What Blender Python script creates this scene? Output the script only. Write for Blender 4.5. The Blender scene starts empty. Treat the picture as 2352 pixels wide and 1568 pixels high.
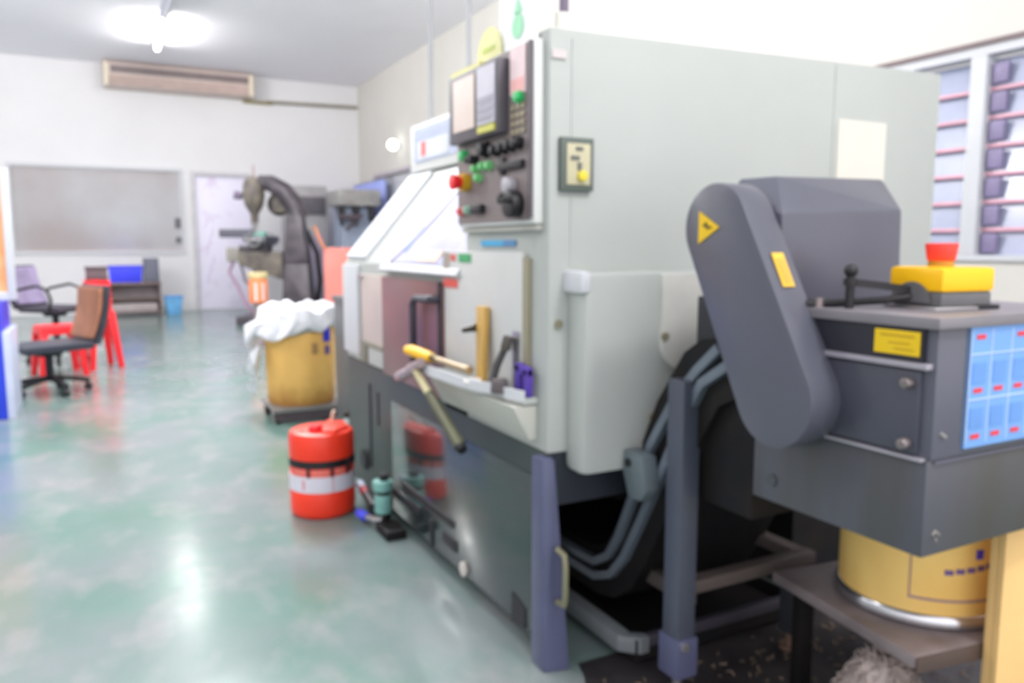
import bpy, bmesh, math, random
from mathutils import Vector, Matrix
random.seed(4)
PI = math.pi
sc = bpy.context.scene
COL = sc.collection

# ------------------------------------------------------------------ camera, world, lamps, exposure
CAM_PITCH, CAM_YAW = 6.937, 27.452
cd = bpy.data.cameras.new('camera')
cam = bpy.data.objects.new('camera', cd)
COL.objects.link(cam)
cam.location = (0, 0, 1.1)
cam.rotation_euler = (math.radians(90 - CAM_PITCH), 0, math.radians(-CAM_YAW))
cd.sensor_width = 36.0
cd.lens = 36.0 * 1800 / 2352
cd.clip_start = 0.02
cd.dof.use_dof = True                     # the whole photograph is out of focus: focused close to the lens
cd.dof.focus_distance = 0.30
cd.dof.aperture_fstop = 12.5
sc.camera = cam

w = bpy.data.worlds.new('daylight')
sc.world = w
w.use_nodes = True
# daylight graded by direction for effect: made strongest from behind the camera, weaker from the left
nt_ = w.node_tree
tc_ = nt_.nodes.new('ShaderNodeTexCoord'); sp_ = nt_.nodes.new('ShaderNodeSeparateXYZ'); mr_ = nt_.nodes.new('ShaderNodeMapRange')
nt_.links.new(tc_.outputs['Generated'], sp_.inputs[0]); nt_.links.new(sp_.outputs['Y'], mr_.inputs['Value'])
mr_.inputs['From Min'].default_value = -0.9; mr_.inputs['From Max'].default_value = 0.3
mr_.inputs['To Min'].default_value = 1.45; mr_.inputs['To Max'].default_value = 0.5
nt_.links.new(mr_.outputs['Result'], nt_.nodes['Background'].inputs['Strength'])
nt_.nodes['Background'].inputs['Color'].default_value = (1.0, 0.97, 1.0, 1)

def fill_lamp(loc, power, col=(1, 0.985, 0.97)):
    l = bpy.data.lights.new('fill_point_light', 'POINT')
    l.shadow_soft_size = 0.18; l.energy = power; l.color = col
    o = bpy.data.objects.new('fill_point_light', l); COL.objects.link(o); o.location = loc
    return o
# unseen point lamps added out of frame to even out the room's brightness
for x, y, z, p in ((-1.2, 2.5, 3.2, 40), (1.5, -0.5, 3.5, 120), (0.8, 4.9, 3.3, 140), (2.6, 5.6, 3.3, 25), (-2.2, 8.8, 3.1, 140), (0.6, 6.8, 3.6, 190), (-2.4, 5.0, 3.2, 60)):
    fill_lamp((x, y, z), p)

sc.view_settings.view_transform = 'Standard'
sc.view_settings.look = 'None'
sc.view_settings.gamma = 1.0
sc.view_settings.use_curve_mapping = False
sc.view_settings.exposure = 0.42

# ------------------------------------------------------------------ materials
def lin(c):
    return tuple(((v / 255) / 12.92 if v / 255 <= 0.04045 else ((v / 255 + 0.055) / 1.055) ** 2.4) for v in c)

MATS = {}
def mat(name, rgb, rough=0.5, metal=0.0, var=0.08, scale=6.0, bump=0.0, bscale=60.0, emit=0.0, rgb2=None, spec=0.5, coat=0.0, trans=0.0, stretch=None, thr=None):
    if name in MATS: return MATS[name]
    m = bpy.data.materials.new(name); m.use_nodes = True
    nt = m.node_tree; b = nt.nodes['Principled BSDF']
    b.inputs['Roughness'].default_value = rough
    b.inputs['Metallic'].default_value = metal
    b.inputs['Specular IOR Level'].default_value = spec
    b.inputs['Coat Weight'].default_value = coat
    b.inputs['Transmission Weight'].default_value = trans
    c1 = lin(rgb)
    c2 = lin(rgb2) if rgb2 else tuple(max(0, v * (1 - 2 * var)) for v in c1)
    tc = nt.nodes.new('ShaderNodeTexCoord')
    vec = tc.outputs['Object']
    if stretch:
        mp = nt.nodes.new('ShaderNodeMapping'); mp.inputs['Scale'].default_value = stretch
        nt.links.new(vec, mp.inputs['Vector']); vec = mp.outputs['Vector']
    n = nt.nodes.new('ShaderNodeTexNoise'); n.inputs['Scale'].default_value = scale; n.inputs['Detail'].default_value = 5
    nt.links.new(vec, n.inputs['Vector'])
    r = nt.nodes.new('ShaderNodeValToRGB')
    lo, hi = thr or (0.35, 0.7)
    r.color_ramp.elements[0].position = lo; r.color_ramp.elements[1].position = hi
    r.color_ramp.elements[0].color = (*c1, 1); r.color_ramp.elements[1].color = (*c2, 1)
    nt.links.new(n.outputs['Fac'], r.inputs['Fac'])
    nt.links.new(r.outputs['Color'], b.inputs['Base Color'])
    if bump:
        n2 = nt.nodes.new('ShaderNodeTexNoise'); n2.inputs['Scale'].default_value = bscale
        nt.links.new(vec, n2.inputs['Vector'])
        bp = nt.nodes.new('ShaderNodeBump'); bp.inputs['Strength'].default_value = bump; bp.inputs['Distance'].default_value = 0.01
        nt.links.new(n2.outputs['Fac'], bp.inputs['Height']); nt.links.new(bp.outputs['Normal'], b.inputs['Normal'])
    if emit:
        b.inputs['Emission Color'].default_value = (*c1, 1); b.inputs['Emission Strength'].default_value = emit
    MATS[name] = m
    return m

def floor_material():
    m = bpy.data.materials.new('epoxy_floor'); m.use_nodes = True
    nt = m.node_tree; N = nt.nodes; L = nt.links
    b = N['Principled BSDF']
    tc = N.new('ShaderNodeTexCoord')
    def noise(scale, detail, stretch=(1, 1, 1)):
        mp = N.new('ShaderNodeMapping'); mp.inputs['Scale'].default_value = stretch
        L.new(tc.outputs['Object'], mp.inputs['Vector'])
        n = N.new('ShaderNodeTexNoise'); n.inputs['Scale'].default_value = scale; n.inputs['Detail'].default_value = detail
        L.new(mp.outputs['Vector'], n.inputs['Vector']); return n
    def ramp(src, p0, c0, p1, c1):
        r = N.new('ShaderNodeValToRGB'); e = r.color_ramp.elements
        e[0].position = p0; e[0].color = (*c0, 1); e[1].position = p1; e[1].color = (*c1, 1)
        L.new(src, r.inputs['Fac']); return r.outputs['Color']
    base = ramp(noise(1.6, 6).outputs['Fac'], 0.34, lin((98, 132, 121)), 0.62, lin((125, 136, 137)))
    wear = ramp(noise(5.5, 8, (1, 0.6, 1)).outputs['Fac'], 0.50, (0, 0, 0), 0.68, (0.45, 0.45, 0.45))
    mx = N.new('ShaderNodeMix'); mx.data_type = 'RGBA'
    L.new(wear, mx.inputs['Factor']); L.new(base, mx.inputs['A']); mx.inputs['B'].default_value = (*lin((158, 154, 156)), 1)
    L.new(mx.outputs['Result'], b.inputs['Base Color'])
    rr = ramp(noise(3.0, 4).outputs['Fac'], 0.3, (0.15,) * 3, 0.7, (0.24,) * 3)
    L.new(rr, b.inputs['Roughness'])
    bp = N.new('ShaderNodeBump'); bp.inputs['Strength'].default_value = 0.06; bp.inputs['Distance'].default_value = 0.01
    L.new(noise(9, 3).outputs['Fac'], bp.inputs['Height']); L.new(bp.outputs['Normal'], b.inputs['Normal'])
    return m

WALLW = lambda: mat('white_wall_paint', (226, 225, 227), 0.7, var=0.02, scale=1.5, bump=0.05, bscale=40)
CREAM = lambda: mat('cream_wall_paint', (212, 209, 203), 0.7, var=0.02, scale=1.5, bump=0.05, bscale=40)
CEIL = lambda: mat('ceiling_paint', (250, 248, 255), 0.55, var=0.02, scale=1.0)
PAINT = lambda: mat('pale_machine_enamel', (178, 183, 179), 0.5, var=0.025, scale=3, spec=0.3)
PAINTD = lambda: mat('aged_machine_enamel', (196, 197, 188), 0.45, var=0.06, scale=5, stretch=(1, 1, 0.3))
WHITE = lambda: mat('white_enamel', (206, 208, 213), 0.55, var=0.02, scale=4, spec=0.25)
DARKG = lambda: mat('dark_green_grey_enamel', (58, 68, 67), 0.4, var=0.12, scale=3)
GLOSSG = lambda: mat('polished_dark_panel', (42, 54, 55), 0.16, var=0.12, scale=2.5, spec=0.8, coat=0.5)
BLUEG = lambda: mat('blue_grey_enamel', (88, 92, 122), 0.4, var=0.1, scale=5)
CONV = lambda: mat('slate_grey_enamel', (90, 92, 104), 0.31, var=0.06, scale=4, bump=0.03, bscale=120)
CONVD = lambda: mat('oily_slate_enamel', (82, 84, 94), 0.4, var=0.15, scale=3, rgb2=(72, 70, 64), stretch=(1, 3, 0.4))
BLACK = lambda: mat('matt_black', (24, 24, 29), 0.5, var=0.1, scale=10)
VOID = lambda: mat('void_black_steel', (22, 22, 26), 0.6, var=0.2, scale=8, rgb2=(34, 30, 28), spec=0.25)  # near-black put into the colour for the dark voids under lathe and conveyor
RUB = lambda: mat('black_rubber', (30, 30, 34), 0.65, var=0.1, scale=20)
STEEL = lambda: mat('brushed_steel', (190, 188, 190), 0.3, 0.9, var=0.08, scale=12)
CHROME = lambda: mat('bright_zinc', (215, 215, 220), 0.22, 0.9, var=0.05, scale=12)
ORANGE = lambda: mat('orange_red_plastic', (255, 62, 36), 0.38, var=0.05, scale=5)
REDP = lambda: mat('red_plastic', (245, 38, 48), 0.35, var=0.05, scale=5)
YEL = lambda: mat('yellow_plastic', (255, 196, 0), 0.4, var=0.03, scale=5)
YLAB = lambda: mat('yellow_label', (236, 198, 14), 0.45, var=0.05, scale=9)
GRN = lambda: mat('green_plastic', (58, 190, 110), 0.4, var=0.05)
LGRN = lambda: mat('pale_green_lamp', (120, 205, 130), 0.4, var=0.05)
CARD = lambda: mat('brown_cardboard', (226, 184, 112), 0.75, var=0.06, scale=4, bump=0.05, bscale=90)
FIBRE = lambda: mat('fibre_board', (255, 214, 128), 0.6, var=0.05, scale=4, rgb2=(244, 192, 98))
BLU = lambda: mat('strong_blue_plastic', (40, 58, 225), 0.4, var=0.06)
PURP = lambda: mat('purple_plastic', (84, 60, 160), 0.45, var=0.06)
PANEL = lambda: mat('taupe_control_panel', (128, 117, 117), 0.5, var=0.06, scale=8)
WOOD = lambda: mat('varnished_wood', (206, 164, 84), 0.5, var=0.12, scale=8, stretch=(6, 6, 0.6))
OLIVE = lambda: mat('olive_grip', (84, 86, 56), 0.55, var=0.15, scale=9)
REDMARK = lambda: mat('red_print', (226, 62, 74), 0.6, var=0.03)

# ------------------------------------------------------------------ mesh building
class B:
    """Collects shapes and links them as one mesh object."""
    def __init__(self): self.bm = bmesh.new()
    def _merge(self, t, mtx=None):
        if mtx is not None: bmesh.ops.transform(t, matrix=mtx, verts=t.verts)
        bmesh.ops.recalc_face_normals(t, faces=t.faces)
        me = bpy.data.meshes.new('scratch'); t.to_mesh(me); t.free()
        self.bm.from_mesh(me); bpy.data.meshes.remove(me)
        return self
    def _bev(self, t, bev, seg=2):
        if bev > 0:
            bmesh.ops.bevel(t, geom=list(t.edges), offset=bev, segments=seg, affect='EDGES', profile=0.6, clamp_overlap=True)
    def box(self, lo, hi, bev=0.0, mtx=None):
        t = bmesh.new(); bmesh.ops.create_cube(t, size=1)
        for v in t.verts:
            v.co = Vector([lo[i] + (v.co[i] + 0.5) * (hi[i] - lo[i]) for i in range(3)])
        self._bev(t, bev); return self._merge(t, mtx)
    def prism(self, pts, axis, a, b, bev=0.0, mtx=None):
        """2D outline extruded along an axis; the outline is in the other two axes in x,y,z order."""
        t = bmesh.new()
        def P(p, d):
            q = list(p); q.insert('xyz'.index(axis), d); return q
        va = [t.verts.new(P(p, a)) for p in pts]; vb = [t.verts.new(P(p, b)) for p in pts]
        t.faces.new(va); t.faces.new(vb[::-1])
        n = len(pts)
        for i in range(n): t.faces.new((va[i], vb[i], vb[(i + 1) % n], va[(i + 1) % n]))
        bmesh.ops.recalc_face_normals(t, faces=t.faces)
        self._bev(t, bev); return self._merge(t, mtx)
    def hull(self, pts, bev=0.0, mtx=None):
        t = bmesh.new()
        for p in pts: t.verts.new(p)
        r = bmesh.ops.convex_hull(t, input=t.verts)
        bmesh.ops.dissolve_limit(t, angle_limit=0.03, verts=t.verts, edges=t.edges)
        self._bev(t, bev); return self._merge(t, mtx)
    def cyl(self, p0, p1, r0, r1=None, seg=20, bev=0.0):
        r1 = r0 if r1 is None else r1
        p0, p1 = Vector(p0), Vector(p1); d = p1 - p0
        t = bmesh.new()
        bmesh.ops.create_cone(t, cap_ends=True, segments=seg, radius1=r0, radius2=r1, depth=d.length)
        if bev > 0:
            es = [e for e in t.edges if abs(e.verts[0].co.z - e.verts[1].co.z) < 1e-6]
            bmesh.ops.bevel(t, geom=es, offset=bev, segments=2, affect='EDGES', profile=0.6, clamp_overlap=True)
        q = Vector((0, 0, 1)).rotation_difference(d.normalized()).to_matrix().to_4x4()
        return self._merge(t, Matrix.Translation((p0 + p1) / 2) @ q)
    def tube(self, path, r, seg=8, closed=False):
        pts = [Vector(p) for p in path]; n = len(pts); t = bmesh.new(); rings = []
        rad = r if isinstance(r, (list, tuple)) else [r] * n
        ref = None
        for i, p in enumerate(pts):
            if closed: tan = (pts[(i + 1) % n] - pts[i - 1])
            else: tan = pts[min(i + 1, n - 1)] - pts[max(i - 1, 0)]
            tan.normalize()
            if ref is None: ref = Vector((0, 0, 1)) if abs(tan.z) < 0.9 else Vector((1, 0, 0))
            a = tan.cross(ref); 
            if a.length < 1e-4: a = tan.cross(Vector((0.3, 1, 0.2)))
            a.normalize(); bb = a.cross(tan).normalized(); ref = bb
            rings.append([t.verts.new(p + a * math.cos(2 * PI * k / seg) * rad[i] + bb * math.sin(2 * PI * k / seg) * rad[i]) for k in range(seg)])
        m = n if closed else n - 1
        for i in range(m):
            A, Bq = rings[i], rings[(i + 1) % n]
            for k in range(seg): t.faces.new((A[k], A[(k + 1) % seg], Bq[(k + 1) % seg], Bq[k]))
        if not closed:
            t.faces.new(rings[0][::-1]); t.faces.new(rings[-1])
        return self._merge(t)
    def bar(self, path, wdt, hgt, up=(0, 0, 1)):
        """A rectangular strip swept along a path."""
        pts = [Vector(p) for p in path]; t = bmesh.new(); rings = []; up = Vector(up)
        for i, p in enumerate(pts):
            tan = (pts[min(i + 1, len(pts) - 1)] - pts[max(i - 1, 0)]).normalized()
            a = tan.cross(up).normalized(); c = a.cross(tan).normalized()
            rings.append([t.verts.new(p + a * sa * wdt / 2 + c * sc_ * hgt / 2) for sa, sc_ in ((-1, -1), (1, -1), (1, 1), (-1, 1))])
        for A, C_ in zip(rings, rings[1:]):
            for k in range(4): t.faces.new((A[k], A[(k + 1) % 4], C_[(k + 1) % 4], C_[k]))
        t.faces.new(rings[0][::-1]); t.faces.new(rings[-1])
        return self._merge(t)
    def lathe(self, prof, c, seg=32, sx=1.0, sy=1.0, fn=None):
        t = bmesh.new(); rings = []
        for r, z in prof:
            rings.append([t.verts.new((c[0] + r * sx * math.cos(2 * PI * k / seg), c[1] + r * sy * math.sin(2 * PI * k / seg), c[2] + z)) for k in range(seg)])
        for A, C_ in zip(rings, rings[1:]):
            for k in range(seg): t.faces.new((A[k], A[(k + 1) % seg], C_[(k + 1) % seg], C_[k]))
        t.faces.new(rings[0][::-1]); t.faces.new(rings[-1])
        if fn:
            for v in t.verts: v.co = Vector(fn(v.co))
        return self._merge(t)
    def ball(self, c, r, scale=(1, 1, 1), seg=16):
        t = bmesh.new(); bmesh.ops.create_uvsphere(t, u_segments=seg, v_segments=seg // 2 + 2, radius=r)
        for v in t.verts: v.co = Vector((c[0] + v.co.x * scale[0], c[1] + v.co.y * scale[1], c[2] + v.co.z * scale[2]))
        return self._merge(t)
    def build(self, name, m, parent=None, smooth=40):
        off = Vector((0, 0, 0)); p = parent
        while p is not None: off += p.location; p = p.parent
        me = bpy.data.meshes.new(name)
        bmesh.ops.translate(self.bm, vec=-off, verts=self.bm.verts)
        self.bm.to_mesh(me); self.bm.free()
        me.polygons.foreach_set('use_smooth', [True] * len(me.polygons))
        me.set_sharp_from_angle(angle=math.radians(smooth))
        me.materials.append(m)
        o = bpy.data.objects.new(name, me); COL.objects.link(o)
        if parent: o.parent = parent
        return o

def thing(name, label, cat, loc=(0, 0, 0), group=None):
    o = bpy.data.objects.new(name, None); COL.objects.link(o)
    o.empty_display_size = 0.1
    o.location = loc; o['label'] = label; o['category'] = cat
    if group: o['group'] = group
    return o
def tag(o, label, cat, group=None, kind=None):
    o['label'] = label; o['category'] = cat
    if group: o['group'] = group
    if kind: o['kind'] = kind
    return o
def struct(o, label=None, cat=None):
    o['kind'] = 'structure'
    if label: o['label'] = label
    if cat: o['category'] = cat
    return o
def one(name, b, m, label, cat, group=None):
    """A thing that is one mesh, with its origin at its base."""
    xs = [v.co for v in b.bm.verts]
    lo = Vector([min(v[i] for v in xs) for i in range(3)]); hi = Vector([max(v[i] for v in xs) for i in range(3)])
    c = Vector(((lo.x + hi.x) / 2, (lo.y + hi.y) / 2, lo.z))
    bmesh.ops.translate(b.bm, vec=-c, verts=b.bm.verts)
    o = b.build(name, m); o.location = c
    return tag(o, label, cat, group)
def copy_tree(o, parent=None):
    c = o.copy(); COL.objects.link(c)
    if parent: c.parent = parent
    for ch in list(o.children): copy_tree(ch, c)
    return c
def arc(c, r, a0, a1, n):
    return [(c[0] + r * math.cos(a0 + (a1 - a0) * i / n), c[1] + r * math.sin(a0 + (a1 - a0) * i / n)) for i in range(n + 1)]

# ------------------------------------------------------------------ the room
XR, YB, ZC = 4.33, 14.53, 4.0
FLOOR = struct(B().box((-7, -3.5, -0.1), (5.5, 15.5, 0)).build('floor', floor_material()), 'pale green glossy workshop floor worn to grey', 'floor')
struct(B().box((-7, -1.5, ZC), (4.6, 14.8, ZC + 0.1)).build('ceiling', CEIL()), 'smooth pale grey ceiling', 'ceiling')

# back wall with a window opening and a door opening
WX0, WX1, WZ0, WZ1 = -1.20, 1.22, 1.015, 2.34
DX0, DX1, DZ1 = 1.46, 2.36, 2.30
b = B()
b.box((-7, YB, 0), (WX0, YB + 0.15, ZC)); b.box((WX0, YB, 0), (WX1, YB + 0.15, WZ0)); b.box((WX0, YB, WZ1), (WX1, YB + 0.15, ZC))
b.box((WX1, YB, 0), (DX0, YB + 0.15, ZC)); b.box((DX0, YB, DZ1), (DX1, YB + 0.15, ZC)); b.box((DX1, YB, 0), (XR + 0.15, YB + 0.15, ZC))
struct(b.build('wall_back', WALLW()), 'white back wall', 'wall')
b = B()
b.box((WX0 - 0.05, YB - 0.03, WZ0 - 0.05), (WX1 + 0.05, YB, WZ0)); b.box((WX0 - 0.05, YB - 0.03, WZ1), (WX1 + 0.05, YB, WZ1 + 0.05))
b.box((WX0 - 0.05, YB - 0.03, WZ0), (WX0, YB, WZ1)); b.box((WX1, YB - 0.03, WZ0), (WX1 + 0.05, YB, WZ1))
w1 = struct(b.build('window_1', WHITE()), 'wide low window with grey metallic slats in the back wall', 'window')
b = B()
nsl = 17
for i in range(nsl):
    z = WZ0 + (i + 0.5) * (WZ1 - WZ0) / nsl
    h = (WZ1 - WZ0) / nsl * 0.54
    b.prism([(YB + 0.035, z - h), (YB + 0.041, z - h), (YB + 0.021, z + h), (YB + 0.015, z + h)], 'x', WX0, WX1)
b.build('slats', mat('grey_metallic_slat', (208, 208, 212), 0.35, 0.25, var=0.12, scale=0.7, rgb2=(188, 178, 178)), w1)
b = B()
for z in (1.20, 1.45, 1.52): b.box((WX1 - 0.10, YB - 0.01, z - 0.05), (WX1 - 0.01, YB + 0.02, z + 0.05), 0.006)
b.build('latch', mat('dull_grey_catch', (110, 112, 118), 0.5), w1)

b = B()
b.box((DX0 - 0.07, YB - 0.03, 0), (DX0, YB + 0.02, DZ1 + 0.06)); b.box((DX1, YB - 0.03, 0), (DX1 + 0.07, YB + 0.02, DZ1 + 0.06)); b.box((DX0, YB - 0.03, DZ1), (DX1, YB + 0.02, DZ1 + 0.06))
d1 = struct(b.build('door_1', mat('pale_grey_door_frame', (206, 204, 208), 0.5)), 'pale lavender door in the back wall', 'door')
b = B().box((DX0, YB + 0.03, 0.01), (DX1, YB + 0.07, DZ1), 0.004)
b.build('door_leaf', mat('lavender_door_paint', (236, 232, 250), 0.45, scale=2.6, rgb2=(214, 196, 224), thr=(0.58, 0.75)), d1)
b = B()
for i in range(7):
    x = DX0 + 0.12 + 0.05 * (i % 3); z = 0.45 + i * 0.16
    b.tube([(x, YB + 0.027, z), (x + 0.05, YB + 0.027, z + 0.08), (x + 0.03, YB + 0.027, z + 0.15)], 0.006, 5)
b.build('scrawl', mat('faded_pink_paint', (206, 178, 212), 0.6), d1)

# right wall with the louvre window and a side door
YW0, YW1, ZW0, ZW1 = 0.6, 4.6, 1.02, 2.18
SY0, SY1, SZ = 11.75, 13.55, 2.28
b = B()
b.box((XR, -1.5, 0), (XR + 0.15, YW0, ZC)); b.box((XR, YW0, 0), (XR + 0.15, YW1, ZW0)); b.box((XR, YW0, ZW1), (XR + 0.15, YW1, ZC))
b.box((XR, YW1, 0), (XR + 0.15, SY0, ZC)); b.box((XR, SY0, SZ), (XR + 0.15, SY1, ZC)); b.box((XR, SY1, 0), (XR + 0.15, YB, ZC))
struct(b.build('wall_right', CREAM()), 'creamy white side wall', 'wall')
b = B()
b.box((XR - 0.02, YW0, ZW1 - 0.05), (XR + 0.10, YW1, ZW1)); b.box((XR - 0.02, YW0, ZW0), (XR + 0.10, YW1, ZW0 + 0.03))
for y in (YW0 + 0.03, 1.70, 2.76, 3.66, YW1 - 0.03): b.box((XR - 0.02, y - 0.045, ZW0 + 0.03), (XR + 0.10, y + 0.045, ZW1 - 0.05), 0.005)
w2 = struct(b.build('window_2', WHITE()), 'white framed louvre window behind the lathe', 'window')
bb, be, bc = B(), B(), B()
for y0, y1 in ((0.67, 1.655), (1.745, 2.715), (2.805, 3.615), (3.705, 4.53)):
    z = ZW0 + 0.10
    while z < ZW1 - 0.06:
        bb.prism([(XR + 0.035, z - 0.075), (XR + 0.041, z - 0.075), (XR + 0.071, z + 0.08), (XR + 0.065, z + 0.08)], 'y', y0, y1)
        be.prism([(XR + 0.028, z - 0.09), (XR + 0.04, z - 0.09), (XR + 0.042, z - 0.072), (XR + 0.03, z - 0.072)], 'y', y0, y1)
        bc.box((XR + 0.012, y1 - 0.10, z - 0.055), (XR + 0.034, y1 - 0.012, z + 0.05), 0.004)
        z += 0.152
bb.build('louvre_blades', mat('frosted_blue_grey_glass', (164, 168, 192), 0.22, var=0.1, scale=1.4, rgb2=(140, 150, 176)), w2)
be.build('blade_edges', mat('pinkish_blade_edge', (224, 168, 184), 0.5), w2)
bc.build('blade_clips', mat('dull_violet_clip', (134, 124, 160), 0.5), w2)
struct(B().box((XR - 0.035, YW0, ZW1), (XR, YW1, ZW1 + 0.025)).build('trim_1', mat('dark_brown_trim', (120, 104, 106), 0.6)), 'dark strip over the louvre window', 'trim')
d2 = struct(B().box((XR - 0.02, SY0 - 0.06, 0), (XR + 0.03, SY0, SZ + 0.06)).box((XR - 0.02, SY1, 0), (XR + 0.03, SY1 + 0.06, SZ + 0.06)).box((XR - 0.02, SY0, SZ), (XR + 0.03, SY1, SZ + 0.06)).build('door_2', mat('mauve_door_frame', (188, 180, 190), 0.5)), 'white side door beyond the lathe', 'door')
B().box((XR + 0.05, SY0, 0.01), (XR + 0.09, SY1, SZ)).build('door_leaf', WHITE(), d2)

# ------------------------------------------------------------------ on the ceiling and walls
def batten(label, y0, y1, lit):
    t = thing('ceiling_lamp', label, 'lamp', (0.86, (y0 + y1) / 2, ZC - 0.14))
    b = B().prism([(0.80, ZC), (0.92, ZC), (0.90, ZC - 0.06), (0.82, ZC - 0.06)], 'y', y0, y1, 0.004)
    b.build('housing', mat('grey_lamp_housing', (200, 203, 218), 0.5), t)
    m = mat('lit_tube', (255, 252, 248), 0.4, emit=80.0) if lit else mat('unlit_tube', (225, 226, 236), 0.3)
    B().cyl((0.86, y0 + 0.03, ZC - 0.09), (0.86, y1 - 0.03, ZC - 0.09), 0.03, seg=14).build('tube', m, t)
    for y in (y0 + 0.02, y1 - 0.02): B().box((0.835, y - 0.02, ZC - 0.125), (0.885, y + 0.02, ZC - 0.055), 0.004).build('socket', WHITE(), t)
batten('lit white fluorescent batten on the ceiling in front of the air conditioner', 11.1, 12.7, True)
batten('unlit grey fluorescent batten on the ceiling at the upper edge of the photo', 9.2, 10.9, False)

t = thing('air_conditioner', 'long beige ceiling air conditioner with a dark grille on the back wall', 'air conditioner', (1.3, 14.3, 3.6))
b = B().prism([(YB - 0.005, 3.985), (14.18, 3.985), (14.12, 3.93), (14.12, 3.78), (14.22, 3.63), (YB - 0.005, 3.60)], 'x', 0.17, 2.42, 0.012)
b.build('casing', mat('beige_plastic', (214, 198, 190), 0.45, var=0.03), t)
b = B()
for i in range(4): b.box((0.29, 14.108, 3.81 + i * 0.026), (2.32, 14.122, 3.828 + i * 0.026))
g = B().box((0.27, 14.112, 3.80), (2.34, 14.121, 3.91)).build('grille', mat('dark_mauve_grille', (112, 98, 100), 0.6), t)
b.build('grille_slats', mat('mauve_slat', (130, 116, 117), 0.5), g)
for x in (0.17, 2.36): B().box((x, 14.10, 3.60), (x + 0.06, 14.2, 3.95), 0.01).build('end_cap', mat('cream_plastic', (232, 220, 198), 0.45), t)
B().prism([(14.119, 3.77), (14.126, 3.778), (14.222, 3.632), (14.215, 3.626)], 'x', 0.26, 2.33).build('outlet_flap', mat('pink_beige_flap', (206, 182, 174), 0.45), t)

t = thing('wall_conduit', 'thin dark conduit from the air conditioner to the corner', 'pipe', (3.4, 14.5, 3.57))
B().cyl((2.70, YB - 0.03, 3.60), (XR - 0.02, YB - 0.03, 3.63), 0.03, seg=12).build('pipe', mat('olive_grey_pipe', (148, 142, 130), 0.5), t)
B().box((2.30, YB - 0.07, 3.555), (2.80, YB - 0.002, 3.60), 0.006).build('bracket', mat('brassy_bracket', (140, 128, 84), 0.5), t)

t = thing('wall_lamp', 'small bright round lamp on the side wall above the white door', 'lamp', (4.27, 12.2, 2.66))
B().cyl((XR, 12.2, 2.70), (4.25, 12.2, 2.70), 0.05, seg=16).build('base', WHITE(), t)
B().ball((4.20, 12.2, 2.70), 0.085).build('globe', mat('glowing_globe', (255, 253, 250), 0.4, emit=3.0), t)
one('wall_notice', B().box((4.322, 11.28, 1.98), (4.329, 11.60, 2.28)), mat('sky_blue_card', (140, 214, 240), 0.6), 'pale sky blue notice on the side wall beside the white door', 'notice')

# display box hanging over the lathe
t = thing('hanging_display', 'pale box with blue-grey face hung from two thin ceiling rods', 'display', (1.4, 3.23, 1.43))
B().box((1.30, 2.95, 1.435), (1.45, 3.53, 1.648), 0.012).build('casing', mat('ivory_enamel', (224, 225, 222), 0.4, var=0.02), t)
f = B().box((1.296, 2.99, 1.475), (1.301, 3.47, 1.625)).build('face', mat('blue_grey_face', (178, 188, 212), 0.4, var=0.05), t)
b = B().box((1.2935, 3.06, 1.485), (1.2965, 3.42, 1.565)); b.build('display_band', mat('pale_band', (214, 218, 226), 0.4), f)
B().box((1.2915, 3.32, 1.50), (1.294, 3.37, 1.56)).build('red_mark', mat('coral_mark', (236, 116, 110), 0.5), f)
B().box((1.2945, 3.02, 1.60), (1.2965, 3.40, 1.606)).box((1.2945, 3.02, 1.58), (1.2965, 3.44, 1.585)).build('stripe', mat('lavender_print', (196, 204, 224), 0.5), f)
for y in (3.46, 3.04):
    B().cyl((1.38, y, 1.64), (1.38, y, ZC), 0.011, seg=8).build('hanging_rod', mat('grey_rod', (178, 180, 184), 0.45), t)

# ------------------------------------------------------------------ the CNC lathe
X0, Y0, Y1 = 0.98, 1.69, 3.53
lathe = thing('cnc_lathe', 'large pale grey and dark green lathe with control console in the middle', 'machine', (1.7, 2.6, 0))
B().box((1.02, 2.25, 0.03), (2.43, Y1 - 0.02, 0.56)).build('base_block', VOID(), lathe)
sk = B().prism([(1.70, 0.045), (Y1, 0.045), (Y1, 0.60), (2.36, 0.60), (2.36, 0.575), (1.70, 0.575)], 'x', 0.978, 1.00, 0.003).build('front_skirt', DARKG(), lathe)
B().box((0.973, 1.755, 0.06), (0.978, 2.90, 0.50), 0.002).build('access_panel', GLOSSG(), sk)
def slot(b): b.build('slot', BLACK(), sk)
slot(B().box((0.975, 3.185, 0.16), (0.979, 3.205, 0.52))); slot(B().box((0.975, 3.075, 0.36), (0.979, 3.09, 0.50)))
slot(B().prism([(2.28, 0.205), (2.285, 0.18), (2.78, 0.18), (2.79, 0.205)], 'x', 0.969, 0.974))
slot(B().box((0.969, 2.60, 0.115), (0.974, 2.90, 0.155), 0.003)); slot(B().box((0.969, 2.26, 0.105), (0.974, 2.38, 0.145), 0.003))
slot(B().box((0.969, 2.47, 0.05), (0.974, 2.50, 0.15), 0.003)); slot(B().prism([(1.79, 0.06), (1.87, 0.05), (1.87, 0.135), (1.79, 0.115)], 'x', 0.969, 0.974))
B().cyl((0.976, 3.28, 0.17), (0.968, 3.28, 0.17), 0.045, seg=20).build('finger_recess', BLACK(), sk)
B().cyl((0.974, 2.20, 0.075), (0.962, 2.20, 0.075), 0.024, seg=16, bev=0.004).build('plug', mat('grubby_white_plug', (206, 200, 194), 0.5), sk)
b = B()
for y in (1.95, 2.9, 3.4): b.cyl((1.08, y, 0.0), (1.08, y, 0.06), 0.035, seg=12)
for y in (2.4, 3.4): b.cyl((2.3, y, 0.0), (2.3, y, 0.06), 0.035, seg=12)
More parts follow.
